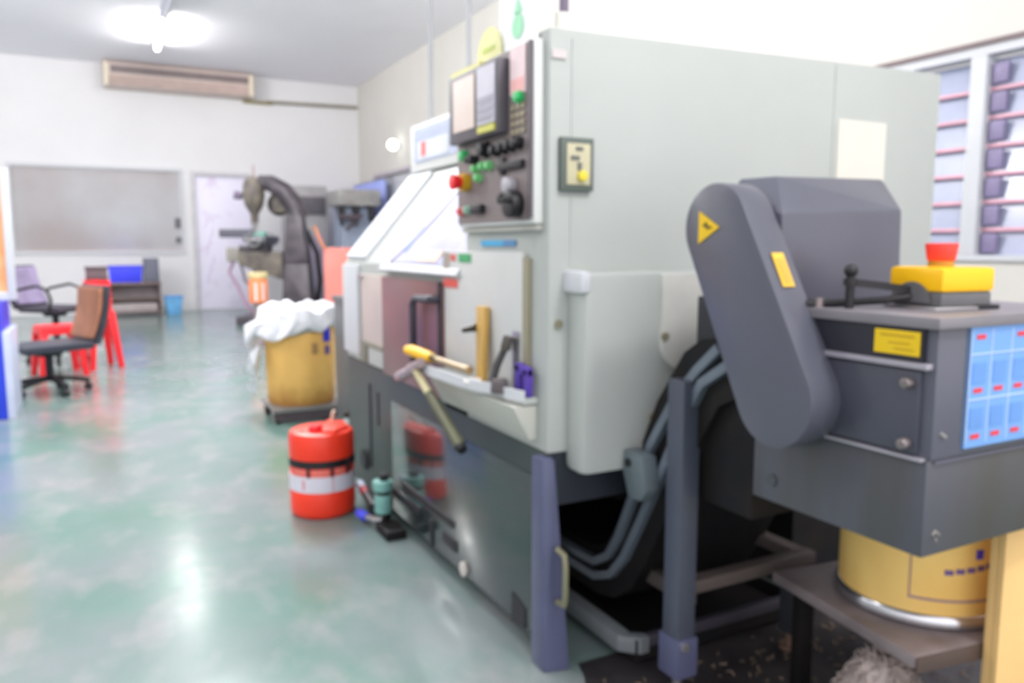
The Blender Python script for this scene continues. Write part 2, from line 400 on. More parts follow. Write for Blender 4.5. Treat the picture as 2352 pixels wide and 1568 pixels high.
b.build('levelling_foot', STEEL(), lathe)
# near corner post with its handle
cp = B().hull([(0.955, 1.67, 0.565), (0.985, 1.66, 0.565), (0.955, 1.73, 0.565), (1.0, 1.73, 0.565),
               (0.955, 1.66, 0.0), (1.025, 1.645, 0.0), (0.955, 1.73, 0.0), (1.045, 1.73, 0.0), (0.985, 1.66, 0.42)], 0.006).build('corner_post', BLUEG(), lathe)
b = B().tube([(0.985, 1.645, 0.335), (0.985, 1.610, 0.33), (0.985, 1.605, 0.30), (0.985, 1.605, 0.23), (0.985, 1.610, 0.20), (0.985, 1.645, 0.195)], 0.008, 8)
b.build('handle', mat('worn_brass_handle', (140, 138, 112), 0.4, 0.3), cp)
B().box((1.00, 1.70, 0.43), (2.43, 1.74, 0.57)).build('end_apron', mat('dark_blue_grey_enamel', (46, 52, 62), 0.5), lathe)
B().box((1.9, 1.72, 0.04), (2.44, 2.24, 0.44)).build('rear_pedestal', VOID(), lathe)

# upper bodywork: high end cabinet, sloping enclosure
ec = B().hull([(X0, Y0, 0.572), (X0, 2.19, 0.572), (2.45, Y0, 0.572), (2.45, 2.19, 0.572),
               (X0, Y0, 1.622), (X0, 2.19, 1.622), (2.45, Y0, 1.655), (2.45, 2.19, 1.655)], 0.008).build('end_cabinet', PAINT(), lathe)
b = B().box((1.958, 1.6875, 0.60), (1.964, 1.692, 1.63)).box((1.042, 1.6875, 1.05), (1.046, 1.692, 1.60))
b.build('panel_seam', mat('seam_grey', (186, 192, 188), 0.5), ec)  # thin grey strips mark the panel joints
enc = B().prism([(X0, 0.602), (X0, 1.03), (1.312, 1.425), (2.44, 1.425), (2.44, 0.602)], 'y', 2.195, Y1, 0.006).build('enclosure', PAINT(), lathe)
# the slope is used below as a plane: point at (y, s, lift)
sd = Vector((1.312 - X0, 0, 1.425 - 1.03)).normalized(); sn = Vector((-sd.z, 0, sd.x))
def slope(y, s, h=0.0): return Vector((X0, y, 1.03)) + sd * s + sn * h
def slab(b, ys, h0, h1):
    """A plate on the slope with outline [(y, s), ...]."""
    t = bmesh.new()
    va = [t.verts.new(slope(y, s, h0)) for y, s in ys]; vb = [t.verts.new(slope(y, s, h1)) for y, s in ys]
    t.faces.new(va); t.faces.new(vb[::-1]); n = len(ys)
    for i in range(n): t.faces.new((va[i], vb[i], vb[(i + 1) % n], va[(i + 1) % n]))
    b._merge(t); return b
b = slab(B(), [(3.52, 0.02), (3.52, 0.50), (3.24, 0.50), (3.24, 0.02)], 0.0, 0.016)
b.build('far_cover_rib', WHITE(), enc)
dr = slab(B(), [(2.95, -0.035), (2.95, 0.49), (2.20, 0.49), (2.20, -0.035)], 0.002, 0.014).build('sliding_door_hood', WHITE(), lathe)
crv = [(2.86, 0.0), (2.82, 0.06), (2.77, 0.14), (2.74, 0.22), (2.725, 0.30), (2.71, 0.36), (2.66, 0.41), (2.55, 0.43), (2.22, 0.43), (2.22, 0.0)]
slab(B(), crv, 0.013, 0.017).build('hood_reflection_patch', mat('lavender_reflection_tint', (176, 176, 206), 0.5, var=0.08, scale=3, rgb2=(146, 148, 176), spec=0.2), dr)  # lavender tint put in for a reflection on the hood's white plastic
B().bar([tuple(slope(y, s, 0.0185)) for y, s in crv[:8]], 0.016, 0.006, up=tuple(sn)).build('hood_seal', mat('grey_seal', (168, 166, 178), 0.5), dr)
slab(B(), [(2.80, 0.05), (2.80, 0.17), (2.775, 0.17), (2.775, 0.05)], 0.0165, 0.02).build('blue_label', mat('pale_blue_print', (110, 142, 214), 0.5), dr)
slab(B(), [(2.61, 0.01), (2.61, 0.055), (2.42, 0.055), (2.42, 0.01)], 0.0165, 0.02).build('peach_label', mat('peach_print', (255, 208, 172), 0.5), dr)
# front face of the enclosure
B().box((0.962, 3.30, 0.63), (0.98, 3.525, 1.02), 0.006).build('front_pillar', WHITE(), enc)
B().box((0.97, 2.955, 0.70), (0.98, 3.27, 0.985), 0.004).build('front_panel', mat('pinkish_beige_panel', (206, 192, 186), 0.35, var=0.04), enc)
B().box((0.966, 2.96, 0.61), (0.98, 3.17, 0.685), 0.004).build('lower_panel', PAINT(), enc)
B().box((0.960, 3.185, 0.61), (0.98, 3.265, 0.69), 0.004).box((0.960, 2.96, 0.686), (0.98, 3.265, 0.70)).build('guide_block', mat('olive_drab_steel', (130, 128, 112), 0.45), enc)
B().cyl((0.962, 3.24, 0.975), (0.955, 3.24, 0.975), 0.018, seg=12).build('screw', STEEL(), enc)
df = B().box((0.958, 2.335, 0.602), (0.978, 2.95, 0.985), 0.004).build('sliding_door', mat('dark_mauve_glazing', (138, 92, 94), 0.3, var=0.2, scale=2.2, rgb2=(112, 84, 92)), lathe)
B().tube([(0.958, 2.36, 0.93), (0.93, 2.37, 0.93), (0.93, 2.50, 0.925), (0.93, 2.525, 0.905), (0.93, 2.525, 0.70), (0.958, 2.525, 0.695)], 0.013, 8).build('door_handle', mat('graphite_handle', (52, 50, 66), 0.35), df)
B().box((0.954, 2.336, 0.74), (0.960, 2.36, 0.985)).build('door_edge', BLACK(), df)

# control console on the near end of the front
con = B().box((0.952, 1.715, 1.155), (X0, 2.178, 1.60), 0.006).build('control_console', mat('console_frame_enamel', (214, 217, 214), 0.35, var=0.02), lathe)
B().box((0.948, 1.735, 1.165), (0.954, 2.172, 1.595)).build('panel_plate', PANEL(), con)
B().box((0.944, 1.722, 1.17), (0.954, 1.735, 1.595)).build('panel_edge', mat('dark_mauve_edge', (92, 84, 90), 0.5), con)
B().box((0.918, 1.845, 1.39), (0.95, 2.165, 1.578), 0.006).build('screen_bezel', mat('charcoal_bezel', (92, 88, 96), 0.45), con)
B().box((0.914, 1.985, 1.42), (0.919, 2.125, 1.562)).build('screen', mat('cream_screen', (222, 202, 192), 0.4, emit=0.05), con)
B().box((0.914, 1.860, 1.42), (0.919, 1.965, 1.568)).build('key_pad', mat('lilac_keypad', (205, 202, 214), 0.45), con)
b = B()
for i in range(4):
    for j in range(3): b.box((0.911, 1.868 + i * 0.024, 1.43 + j * 0.022), (0.915, 1.886 + i * 0.024, 1.446 + j * 0.022))
b.build('keys', mat('grey_keys', (182, 180, 192), 0.5), con)
B().box((0.912, 1.86, 1.398), (0.918, 1.96, 1.416)).build('yellow_label', mat('yellow_green_label', (210, 206, 90), 0.5), con)
B().box((0.925, 1.97, 1.578), (0.945, 2.165, 1.592)).build('yellow_strip', mat('straw_label', (228, 222, 150), 0.5), con)
pl = B().box((0.944, 1.748, 1.478), (0.948, 1.828, 1.592)).build('pink_label', mat('pink_paper', (244, 220, 222), 0.6), con)
B().box((0.942, 1.755, 1.482), (0.9445, 1.82, 1.515)).build('label_band', mat('salmon_print', (246, 186, 184), 0.6), con)
b = B()
for i in range(3):
    for j in range(4): b.box((0.943, 1.752 + i * 0.026, 1.38 + j * 0.02), (0.948, 1.772 + i * 0.026, 1.394 + j * 0.02))
b.build('soft_keys', mat('khaki_keys', (150, 140, 118), 0.5), con)
def button(y, z, r, m, name='push_button', d=0.02):
    B().cyl((0.948, y, z), (0.948 - d * 0.5, y, z), r * 1.25, seg=16).cyl((0.948 - d * 0.4, y, z), (0.948 - d, y, z), r, seg=16, bev=0.003).build(name, m, con)
button(2.115, 1.358, 0.014, GRN()); button(1.775, 1.468, 0.013, GRN())
for y, z in ((2.035, 1.315), (1.985, 1.318), (2.015, 1.288), (1.945, 1.316)): button(y, z, 0.010, LGRN())
for y, z, r in ((1.97, 1.36, 0.018), (1.90, 1.35, 0.012), (1.855, 1.352, 0.012), (1.815, 1.355, 0.013), (1.775, 1.357, 0.013), (2.06, 1.342, 0.010), (2.035, 1.34, 0.010)): button(y, z, r, BLACK(), 'selector_knob', 0.028)
B().box((0.935, 1.755, 1.295), (0.95, 1.885, 1.315), 0.003).box((0.94, 1.86, 1.285), (0.95, 1.885, 1.33), 0.003).build('rocker_row', BLACK(), con)
es = B().cyl((0.948, 2.10, 1.282), (0.925, 2.10, 1.282), 0.026, seg=20).build('emergency_stop', mat('ochre_collar', (206, 160, 40), 0.4), con)
B().cyl((0.925, 2.10, 1.282), (0.895, 2.10, 1.282), 0.016, 0.024, seg=20, bev=0.005).build('mushroom_button', REDP(), con)
B().cyl((0.948, 1.815, 1.255), (0.92, 1.815, 1.255), 0.02, seg=18, bev=0.004).build('feed_dial', mat('silver_dial', (180, 178, 186), 0.4), con)
b = B().cyl((0.948, 1.79, 1.205), (0.915, 1.79, 1.205), 0.034, seg=24, bev=0.006).cyl((0.915, 1.775, 1.215), (0.892, 1.775, 1.215), 0.008, seg=10)
b.build('hand_pulse_wheel', BLACK(), con)
button(1.855, 1.222, 0.013, BLACK(), 'selector_knob', 0.025)
button(2.135, 1.200, 0.010, mat('rose_lamp', (226, 100, 100), 0.4)); button(2.09, 1.203, 0.010, mat('mint_lamp', (160, 200, 180), 0.4))
b = B().box((0.93, 1.985, 1.19), (0.95, 2.055, 1.215), 0.006); b.build('switch_block', BLACK(), con)
# ledge and storage door under the console
B().box((0.962, 1.72, 1.140), (X0, 2.175, 1.153)).build('ledge', mat('grey_ledge', (178, 178, 170), 0.5), lathe)
st = B().box((0.965, 1.80, 0.70), (X0, 2.33, 1.085), 0.004).build('storage_door', mat('pale_grey_door', (205, 206, 204), 0.4, var=0.03), lathe)
B().box((0.966, 1.775, 0.73), (0.979, 1.80, 1.07)).build('door_gap', mat('khaki_gap', (156, 150, 128), 0.6), lathe)
B().box((0.962, 2.285, 0.98), (0.966, 2.33, 1.08)).build('edge_strip', mat('taupe_strip', (178, 168, 158), 0.5), st)
def sticker(y0, y1, z0, z1, m, name): B().box((0.9615, y0, z0), (0.9655, y1, z1)).build(name, m, st)
sticker(2.235, 2.27, 1.055, 1.075, mat('coral_sticker', (232, 110, 96), 0.5), 'coral_sticker')
sticker(2.12, 2.205, 1.052, 1.077, mat('green_sticker', (70, 170, 110), 0.5), 'green_sticker')
sticker(2.22, 2.325, 0.972, 0.998, mat('red_sticker', (232, 92, 80), 0.5), 'red_sticker')
B().box((0.974, 1.93, 1.10), (0.979, 2.07, 1.116)).build('cyan_label', mat('cyan_print', (70, 176, 224), 0.5), lathe)
B().box((0.974, 1.86, 1.10), (0.979, 1.93, 1.116)).build('blue_label', mat('denim_print', (84, 140, 190), 0.5), lathe)
# tool tray
tray = [(X0, 2.335), (0.884, 2.31), (0.878, 2.24), (0.885, 2.02), (0.90, 1.92), (0.925, 1.86), (0.92, 1.80), (0.935, 1.735), (X0, 1.735)]
tr = B().prism(tray, 'z', 0.695, 0.712, 0.003).build('tool_tray', PAINT(), lathe)
B().bar([(x, y, 0.718) for x, y in tray[1:-1]], 0.010, 0.028).build('tray_lip', WHITE(), tr)
B().prism([(X0, 0.60), (0.955, 0.60), (0.905, 0.692), (X0, 0.692)], 'y', 1.74, 2.33, 0.004).build('tray_apron', PAINTD(), tr)
# things on the near end face
ms = B().box((1.005, 1.674, 1.235), (1.10, 1.691, 1.365), 0.004).build('main_switch', mat('green_grey_switch_frame', (92, 102, 96), 0.45), lathe)
B().box((1.02, 1.671, 1.25), (1.088, 1.676, 1.35), 0.002).build('switch_plate', mat('sand_switch_plate', (196, 190, 158), 0.45), ms)
B().box((1.03, 1.668, 1.31), (1.055, 1.673, 1.32)).box((1.045, 1.668, 1.333), (1.065, 1.673, 1.342)).box((1.05, 1.666, 1.286), (1.06, 1.673, 1.304)).build('switch_print', mat('grey_print', (104, 106, 104), 0.5), ms)
B().cyl((1.062, 1.673, 1.272), (1.062, 1.660, 1.272), 0.013, seg=14, bev=0.003).build('switch_button', mat('yellow_switch_button', (226, 208, 60), 0.4), ms)
B().box((1.978, 1.685, 1.20), (2.19, 1.691, 1.478)).build('name_plate', mat('pale_straw_plate', (222, 219, 208), 0.5, var=0.02), lathe)
B().box((0.985, 1.685, 1.55), (1.025, 1.691, 1.57)).build('small_label', mat('greyish_label', (206, 198, 198), 0.5), lathe)
cc = B().box((1.035, 1.605, 0.527), (1.56, 1.70, 1.035), 0.02).build('chuck_cover', PAINT(), lathe)
B().box((1.02, 1.60, 0.985), (1.05, 1.70, 1.04), 0.012).build('cover_corner', WHITE(), cc)
ro = B().prism(arc((1.345, 0.86), 0.085, PI, 2 * PI, 20) + [(1.43, 1.03), (1.26, 1.03)], 'y', 1.592, 1.607, 0.003).build('inspection_plate', mat('warm_pale_enamel', (212, 212, 206), 0.4), cc)
for x, z in ((1.268, 0.87), (1.425, 0.885)): B().cyl((x, 1.593, z), (x, 1.586, z), 0.011, seg=12).build('screw', mat('bronze_screw', (140, 134, 112), 0.45), cc)
B().box((1.33, 1.600, 0.68), (1.36, 1.606, 0.80)).build('yellow_strip', mat('ochre_strip', (186, 160, 84), 0.5), cc)
for x, z in ((1.008, 0.905), (1.245, 0.66)):
    B().cyl((x, 1.69 if x < 1.03 else 1.606, z), (x, 1.682 if x < 1.03 else 1.598, z), 0.011, seg=12).build('screw', mat('bronze_screw', (140, 134, 112), 0.45), lathe)
# signal light on the roof
sg = B().cyl((1.078, 1.80, 1.62), (1.078, 1.80, 1.69), 0.022, seg=16).build('signal_post', mat('ivory_post', (226, 226, 216), 0.5), lathe)
B().cyl((1.085, 1.80, 1.69), (1.085, 1.80, 1.86), 0.013, seg=16).build('signal_lamp', mat('dusky_purple_lamp', (112, 102, 122), 0.4), sg)

# notices standing on the console
t = thing('white_notice', 'white sheet with a green emblem standing above the control screen', 'notice', (0.97, 1.82, 1.60))
B().box((0.966, 1.735, 1.602), (0.972, 1.93, 1.80)).build('sheet', mat('white_paper', (246, 248, 252), 0.6, var=0.01), t)
b = B().prism(arc((1.825, 1.652), 0.03, 0, 2 * PI, 20)[:-1], 'x', 0.9625, 0.9655); b.prism([(1.803, 1.684), (1.847, 1.684), (1.825, 1.722)], 'x', 0.9625, 0.9655)
b.build('emblem', mat('pale_green_print', (160, 226, 184), 0.6), t)
t = thing('yellow_green_sticker', 'pale yellow arched sticker with green print above the screen', 'sticker', (0.965, 1.99, 1.60))
s_ = B().prism([(1.905, 1.601), (2.05, 1.601)] + arc((1.9775, 1.612), 0.0725, 0, PI, 14), 'x', 0.956, 0.961).build('card', mat('pale_yellow_card', (234, 232, 170), 0.6), t)
B().prism([(1.94, 1.622), (2.015, 1.622), (2.015, 1.632), (1.94, 1.632)], 'x', 0.9545, 0.9565).build('green_print', mat('lime_print', (186, 204, 90), 0.6), t)

# ------------------------------------------------------------------ tools on the tray
t = thing('hammer', 'steel hammer hanging from the tray edge with olive rubber grip', 'hammer', (0.86, 2.3, 0.48))
hv = Vector((0.858, 2.34, 0.722)); he = Vector((0.855, 1.955, 0.545))
B().cyl((0.858, 2.475, 0.664), (0.858, 2.385, 0.695), 0.018, 0.016, seg=16, bev=0.003).cyl((0.858, 2.40, 0.690), (0.858, 2.26, 0.742), 0.013, 0.015, seg=16).cyl((0.858, 2.36, 0.703), (0.858, 2.31, 0.722), 0.02, seg=12).build('head', mat('rosy_steel', (186, 170, 176), 0.3, 0.6), t)
mid = hv.lerp(he, 0.38)
B().cyl(hv, mid, 0.011, 0.013, seg=12).build('shaft', mat('pale_ash_wood', (206, 196, 150), 0.5, var=0.1, scale=10), t)
B().tube([mid, mid.lerp(he, 0.3), mid.lerp(he, 0.7), he], [0.0145, 0.017, 0.016, 0.018], 12).build('grip', OLIVE(), t)
B().cyl(he.lerp(mid, 0.03) + Vector((0.0, -0.004, -0.003)), he + Vector((0, -0.012, -0.006)), 0.019, 0.014, seg=12).build('grip_end', BLACK(), t)
t = thing('chisel', 'chisel with a yellow handle lying across the tray edge', 'chisel', (0.90, 2.2, 0.733))
B().tube([(0.872, 2.425, 0.762), (0.876, 2.39, 0.763), (0.882, 2.32, 0.760), (0.890, 2.25, 0.757)], [0.015, 0.019, 0.019, 0.016], 14).build('handle', YEL(), t)
B().cyl((0.890, 2.25, 0.757), (0.893, 2.225, 0.756), 0.013, seg=12).build('ferrule', mat('dark_bronze', (104, 88, 50), 0.4, 0.6), t)
B().tube([(0.893, 2.225, 0.756), (0.905, 2.11, 0.750), (0.913, 2.02, 0.748)], [0.010, 0.011, 0.013], 10).build('blade', mat('tan_steel', (172, 152, 118), 0.4, 0.3), t)
t = thing('wooden_brush', 'flat wooden handled brush standing upright against the storage door', 'brush', (0.93, 1.99, 0.713))
B().hull([(0.925, 2.005, 0.714), (0.925, 1.962, 0.714), (0.942, 2.005, 0.714), (0.942, 1.962, 0.714), (0.945, 2.045, 0.93), (0.945, 1.985, 0.93), (0.962, 2.045, 0.93), (0.962, 1.985, 0.93)], 0.004).build('handle', WOOD(), t)
B().cyl((0.94, 2.035, 0.868), (0.918, 2.075, 0.858), 0.012, 0.008, seg=10).build('hook', mat('dark_steel', (74, 70, 66), 0.4, 0.6), t)
t = thing('bottle_brush', 'dark handled round brush leaning beside the wooden brush', 'brush', (0.93, 1.85, 0.713))
B().tube([(0.915, 1.875, 0.738), (0.925, 1.87, 0.78), (0.94, 1.85, 0.83)], [0.010, 0.011, 0.010], 10).build('handle', mat('graphite_grip', (66, 66, 68), 0.5), t)
B().cyl((0.94, 1.85, 0.825), (0.946, 1.842, 0.862), 0.014, seg=12, bev=0.004).build('knob', mat('smoky_brown', (84, 78, 74), 0.5), t)
B().cyl((0.917, 1.835, 0.713), (0.917, 1.835, 0.75), 0.026, 0.022, seg=16, bev=0.005).build('brush_head', mat('smoky_bristle', (92, 84, 86), 0.7, bump=0.3, bscale=300), t)
one('steel_scraper', B().hull([(0.955, 1.835, 0.772), (0.955, 1.812, 0.772), (0.957, 1.835, 0.772), (0.962, 1.85, 0.875), (0.962, 1.81, 0.875), (0.964, 1.85, 0.875)]).box((0.952, 1.818, 0.713), (0.956, 1.83, 0.775)), STEEL(), 'pale steel scraper blade leaning on the storage door behind the round brush', 'scraper')
one('tape_roll', B().tube([(0.908 + 0.02 * math.cos(a), 1.985 + 0.02 * math.sin(a), 0.7215) for a in [2 * PI * k / 20 for k in range(20)]], 0.0085, 8, True), mat('white_tape', (230, 228, 222), 0.5), 'small white ring of tape lying at the foot of the wooden brush', 'tape')
t = thing('purple_clamp', 'purple plastic clamp standing on the near end of the tray', 'clamp', (0.95, 1.765, 0.713))
b = B().box((0.945, 1.782, 0.713), (0.965, 1.806, 0.796), 0.004).box((0.945, 1.738, 0.713), (0.965, 1.76, 0.788), 0.004).prism([(1.738, 0.765), (1.806, 0.774), (1.806, 0.797), (1.738, 0.789)], 'x', 0.945, 0.965, 0.004)
b.build('body', PURP(), t)
one('green_cap', B().cyl((0.932, 1.794, 0.713), (0.932, 1.794, 0.726), 0.010, 0.009, seg=16, bev=0.003), mat('vivid_green_plastic', (20, 205, 90), 0.4), 'small vivid green cap on the tray beside the purple clamp', 'cap')

# ------------------------------------------------------------------ the chip conveyor
cv = thing('chip_conveyor', 'slate grey chip conveyor with pill-shaped belt guard at the near lathe end', 'conveyor', (1.4, 1.2, 0))
CX0, CX1 = 1.20, 1.66
hp = B().box((CX0, 0.81, 0.575), (CX1, 1.20, 0.745), 0.004).build('hopper', CONVD(), cv)
ub = B().box((CX0 + 0.004, 0.806, 0.745), (CX1, 1.24, 0.965), 0.004).build('upper_housing', CONV(), cv)
B().box((CX0 - 0.012, 0.795, 0.965), (CX1 + 0.012, 1.325, 0.985), 0.004).build('lid', mat('worn_lid_enamel', (128, 124, 130), 0.35, var=0.1, scale=6), cv)
bs = B().box((CX0 - 0.004, 0.826, 0.905), (CX0 + 0.006, 1.10, 0.964)).build('band', mat('black_band', (40, 40, 50), 0.4), cv)
yl = B().box((CX0 - 0.007, 0.832, 0.917), (CX0 - 0.004, 0.918, 0.958)).build('warning_label', YLAB(), bs)
b = B().box((CX0 - 0.0085, 0.842, 0.948), (CX0 - 0.0068, 0.905, 0.951)).box((CX0 - 0.0085, 0.85, 0.936), (CX0 - 0.0068, 0.89, 0.938)).box((CX0 - 0.0085, 0.842, 0.926), (CX0 - 0.0068, 0.88, 0.928))
b.build('print_lines', mat('amber_print', (196, 160, 20), 0.5), bs)
for sx_, y0, y1, z0, z1 in ((0.014, 0.812, 1.07, 0.897, 0.907), (0.010, 0.815, 1.06, 0.741, 0.747)): B().box((CX0 - sx_, y0, z0), (CX0 + 0.006, y1, z1), 0.002).build('edge_strip', mat('bright_worn_edge', (176, 172, 182), 0.35, 0.4), ub)
ap = B().box((CX0 - 0.006, 0.828, 0.752), (CX0 + 0.006, 1.05, 0.893), 0.003).build('access_plate', mat('graphite_plate', (74, 76, 88), 0.3, var=0.12, scale=4), cv)
for y, z in ((0.846, 0.872), (0.846, 0.768)): B().cyl((CX0 - 0.006, y, z), (CX0 - 0.022, y, z), 0.011, 0.009, seg=12, bev=0.002).build('thumb_screw', mat('warm_steel', (150, 140, 140), 0.35, 0.7), ap)
# poster on the near face
ps = B().box((1.283, 0.8015, 0.757), (1.52, 0.8065, 0.966)).build('operation_chart', mat('sky_blue_chart', (118, 168, 232), 0.5, var=0.05, scale=6), cv)
b = B()
for i in range(5): b.box((1.283 + i * 0.0575, 0.8003, 0.765), (1.2845 + i * 0.0575, 0.802, 0.96))
for z in (0.84, 0.918): b.box((1.2835, 0.8003, z), (1.518, 0.802, z + 0.0015))
b.build('grid_lines', mat('white_print', (214, 228, 248), 0.5), ps)
for i in range(4):
    for z in (0.772, 0.852, 0.944):
        if (i, z) != (1, 0.944): B().box((1.298 + i * 0.0575, 0.8003, z), (1.322 + i * 0.0575, 0.802, z + 0.008)).build('caption', REDMARK(), ps)
    for z in (0.79, 0.868): B().box((1.292 + i * 0.0575, 0.8003, z), (1.330 + i * 0.0575, 0.802, z + 0.036)).build('diagram', mat('mid_blue_print', (104, 154, 222), 0.5), ps)
B().box((1.215, 0.8055, 0.738), (1.52, 0.8075, 0.742)).build('seam', mat('seam_slate', (98, 98, 116), 0.5), ub)
B().tube([(1.222, 0.8055, 0.79), (1.228, 0.805, 0.786), (1.236, 0.8055, 0.782)], 0.004, 6).build('chipped_paint', mat('bare_putty', (150, 148, 146), 0.6), ub)
B().tube([(1.225, 0.8095, 0.612), (1.232, 0.8092, 0.618), (1.243, 0.8095, 0.61)], 0.003, 6).tube([(1.234, 0.8095, 0.606), (1.236, 0.8092, 0.6)], 0.003, 6).build('scratches', mat('bare_khaki', (146, 142, 136), 0.6), hp)
B().cyl((CX0 + 0.001, 1.145, 0.622), (CX0 - 0.004, 1.145, 0.622), 0.012, seg=14).build('drain_plug', mat('graphite_plug', (74, 78, 82), 0.5), hp)
# belt guard
ca, cb_, ra, rb = Vector((1.252, 1.138)), Vector((1.078, 0.812)), 0.090, 0.096
d = (cb_ - ca).normalized(); th = math.atan2(d.y, d.x)
out = arc(ca, ra, th + PI / 2, th + 3 * PI / 2, 24) + arc(cb_, rb, th - PI / 2, th + PI / 2, 24)
bg = B().prism(out, 'x', 1.118, 1.197, 0.004).build('belt_guard', CONV(), cv, 24)
wl = B().prism([(1.296, 1.172), (1.296, 1.105), (1.235, 1.138)], 'x', 1.1155, 1.1185).build('warning_triangle', mat('safety_yellow', (240, 196, 0), 0.45, var=0.04), bg)
b = B().prism([(1.284, 1.142), (1.272, 1.150), (1.268, 1.142), (1.252, 1.139), (1.270, 1.134), (1.272, 1.138)], 'x', 1.114, 1.116); b.build('bolt_symbol', mat('dark_olive_print', (90, 76, 20), 0.5), bg)
ux = Vector((0, d.x, d.y)); nx = Vector((0, -d.y, d.x))
side = nx if nx.y < 0 else -nx
c0 = Vector((0, ca.x, ca.y)) + side * (ra + 0.0035) + ux * 0.145
lab = [c0 + ux * s + Vector((x, 0, 0)) + side * (0.001 + h) for s in (-0.036, 0.036) for x in (1.142, 1.172) for h in (0, 0.002)]
B().hull(lab).build('orange_label', mat('amber_label', (246, 200, 70), 0.5), bg)
lab = [c0 + ux * s + Vector((x, 0, 0)) + side * (0.003 + h) for s in (-0.024, 0.028) for x in (1.149, 1.166) for h in (0, 0.0015)]
B().hull(lab).build('orange_print', mat('tangerine_print', (255, 176, 70), 0.5), bg)
B().box((1.17, 1.09, 0.90), (1.22, 1.2, 1.0)).build('guard_mount', VOID(), cv)
# motor cover
pts = [(1.202, 1.15, 0.986), (1.202, 1.15, 1.165), (1.568, 1.15, 0.986), (1.56, 1.15, 1.178), (1.25, 1.215, 1.244), (1.575, 1.215, 1.25),
       (1.202, 1.31, 0.986), (1.202, 1.31, 1.19), (1.23, 1.30, 1.244), (1.568, 1.31, 0.986), (1.56, 1.31, 1.18), (1.56, 1.30, 1.25)]
B().hull(pts, 0.004).build('motor_cover', CONV(), cv)
# switch box on the lid
MX = Matrix.Translation((1.398, 0.942, 0.985)) @ Matrix.Rotation(math.radians(-8), 4, 'Z') @ Matrix.Diagonal((1.1, 1.1, 1.04, 1))
b = B().box((-0.055, -0.055, 0.006), (0.055, 0.05, 0.0312), 0.004, MX)
eb = b.build('switch_box', mat('warm_grey_box', (104, 104, 106), 0.5), cv)
B().box((-0.058, -0.058, 0.031), (0.058, 0.053, 0.074), 0.008, MX).build('yellow_cover', YEL(), eb)
t_ = MX @ Vector((-0.054, -0.002, 0.03)); t2 = MX @ Vector((-0.0625, -0.002, 0.03))
b = B(); b.prism([(p[0], p[1]) for p in arc((0, 0.012), 0.036, 0, PI, 16)], 'x', -0.062, -0.056, 0, MX); b.build('round_knockout', mat('warm_grey_box', (104, 104, 106), 0.5), eb)
B().cyl(MX @ Vector((0, 0, 0.074)), MX @ Vector((0, 0, 0.084)), 0.022, seg=20).build('collar', mat('mustard_collar', (190, 140, 40), 0.5), eb)
B().cyl(MX @ Vector((0, 0, 0.084)), MX @ Vector((0, 0, 0.116)), 0.024, 0.029, seg=24, bev=0.004).build('mushroom_button', mat('bright_stop_red', (250, 66, 54), 0.4, var=0.03), eb)
B().box((-0.075, -0.062, 0.0), (0.02, 0.045, 0.006), 0.002, MX).build('mounting_plate', STEEL(), eb)
B().box((0.02, -0.06, 0.0), (0.07, 0.02, 0.008), 0.002, MX).build('rubber_pad', BLACK(), eb)
lv = B().cyl((1.225, 1.0, 0.985), (1.225, 1.0, 1.045), 0.008, seg=10).ball((1.225, 1.0, 1.055), 0.0125).cyl((1.225, 1.0, 1.028), (1.225, 1.0, 1.040), 0.0125, seg=12)
lv.build('clamp_post', BLACK(), cv)
B().bar([(1.225, 1.0, 1.034), (1.29, 0.975, 1.026), (1.338, 0.955, 1.018)], 0.009, 0.014).build('clamp_arm', BLACK(), cv)
B().tube([(1.19, 1.07, 0.99), (1.25, 1.02, 0.994), (1.30, 0.98, 1.0), (1.338, 0.95, 1.008)], 0.007, 8).build('cable', BLACK(), cv)
B().cyl((1.208, 1.055, 0.985), (1.208, 1.055, 1.002), 0.010, seg=12).build('lid_screw', mat('warm_steel', (150, 140, 140), 0.35, 0.7), cv)
# inclined trough running down into the lathe
up_ = [(1.30, 0.90), (1.39, 0.887), (1.45, 0.849), (1.546, 0.717), (1.623, 0.56), (1.655, 0.47), (1.71, 0.34), (1.765, 0.265), (1.84, 0.235), (2.15, 0.235)]
rA = [(1.318, 0.875), (1.387, 0.816), (1.462, 0.737), (1.555, 0.600), (1.623, 0.450), (1.69, 0.312), (1.735, 0.245), (1.80, 0.206), (1.897, 0.200), (2.15, 0.20)]
rB = [(1.289, 0.840), (1.371, 0.788), (1.421, 0.708), (1.466, 0.624), (1.524, 0.512), (1.589, 0.393), (1.659, 0.269), (1.72, 0.197), (1.80, 0.163), (1.931, 0.160), (2.15, 0.16)]
lo_ = [(1.25, 0.78), (1.33, 0.74), (1.39, 0.64), (1.49, 0.45), (1.57, 0.30), (1.64, 0.185), (1.72, 0.125), (1.80, 0.105), (2.15, 0.10)]
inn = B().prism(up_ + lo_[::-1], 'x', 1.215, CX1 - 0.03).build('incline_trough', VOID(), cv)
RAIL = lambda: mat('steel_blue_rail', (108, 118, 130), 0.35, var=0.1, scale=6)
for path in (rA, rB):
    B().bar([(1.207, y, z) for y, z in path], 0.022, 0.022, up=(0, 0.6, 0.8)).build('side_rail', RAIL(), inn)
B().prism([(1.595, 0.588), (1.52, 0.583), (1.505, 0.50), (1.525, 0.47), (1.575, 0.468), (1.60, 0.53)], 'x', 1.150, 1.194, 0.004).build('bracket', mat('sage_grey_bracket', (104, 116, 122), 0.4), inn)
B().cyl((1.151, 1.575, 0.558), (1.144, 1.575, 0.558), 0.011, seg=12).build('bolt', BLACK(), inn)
B().box((1.24, 1.24, 0.50), (1.64, 1.42, 0.80)).build('chute', VOID(), cv)
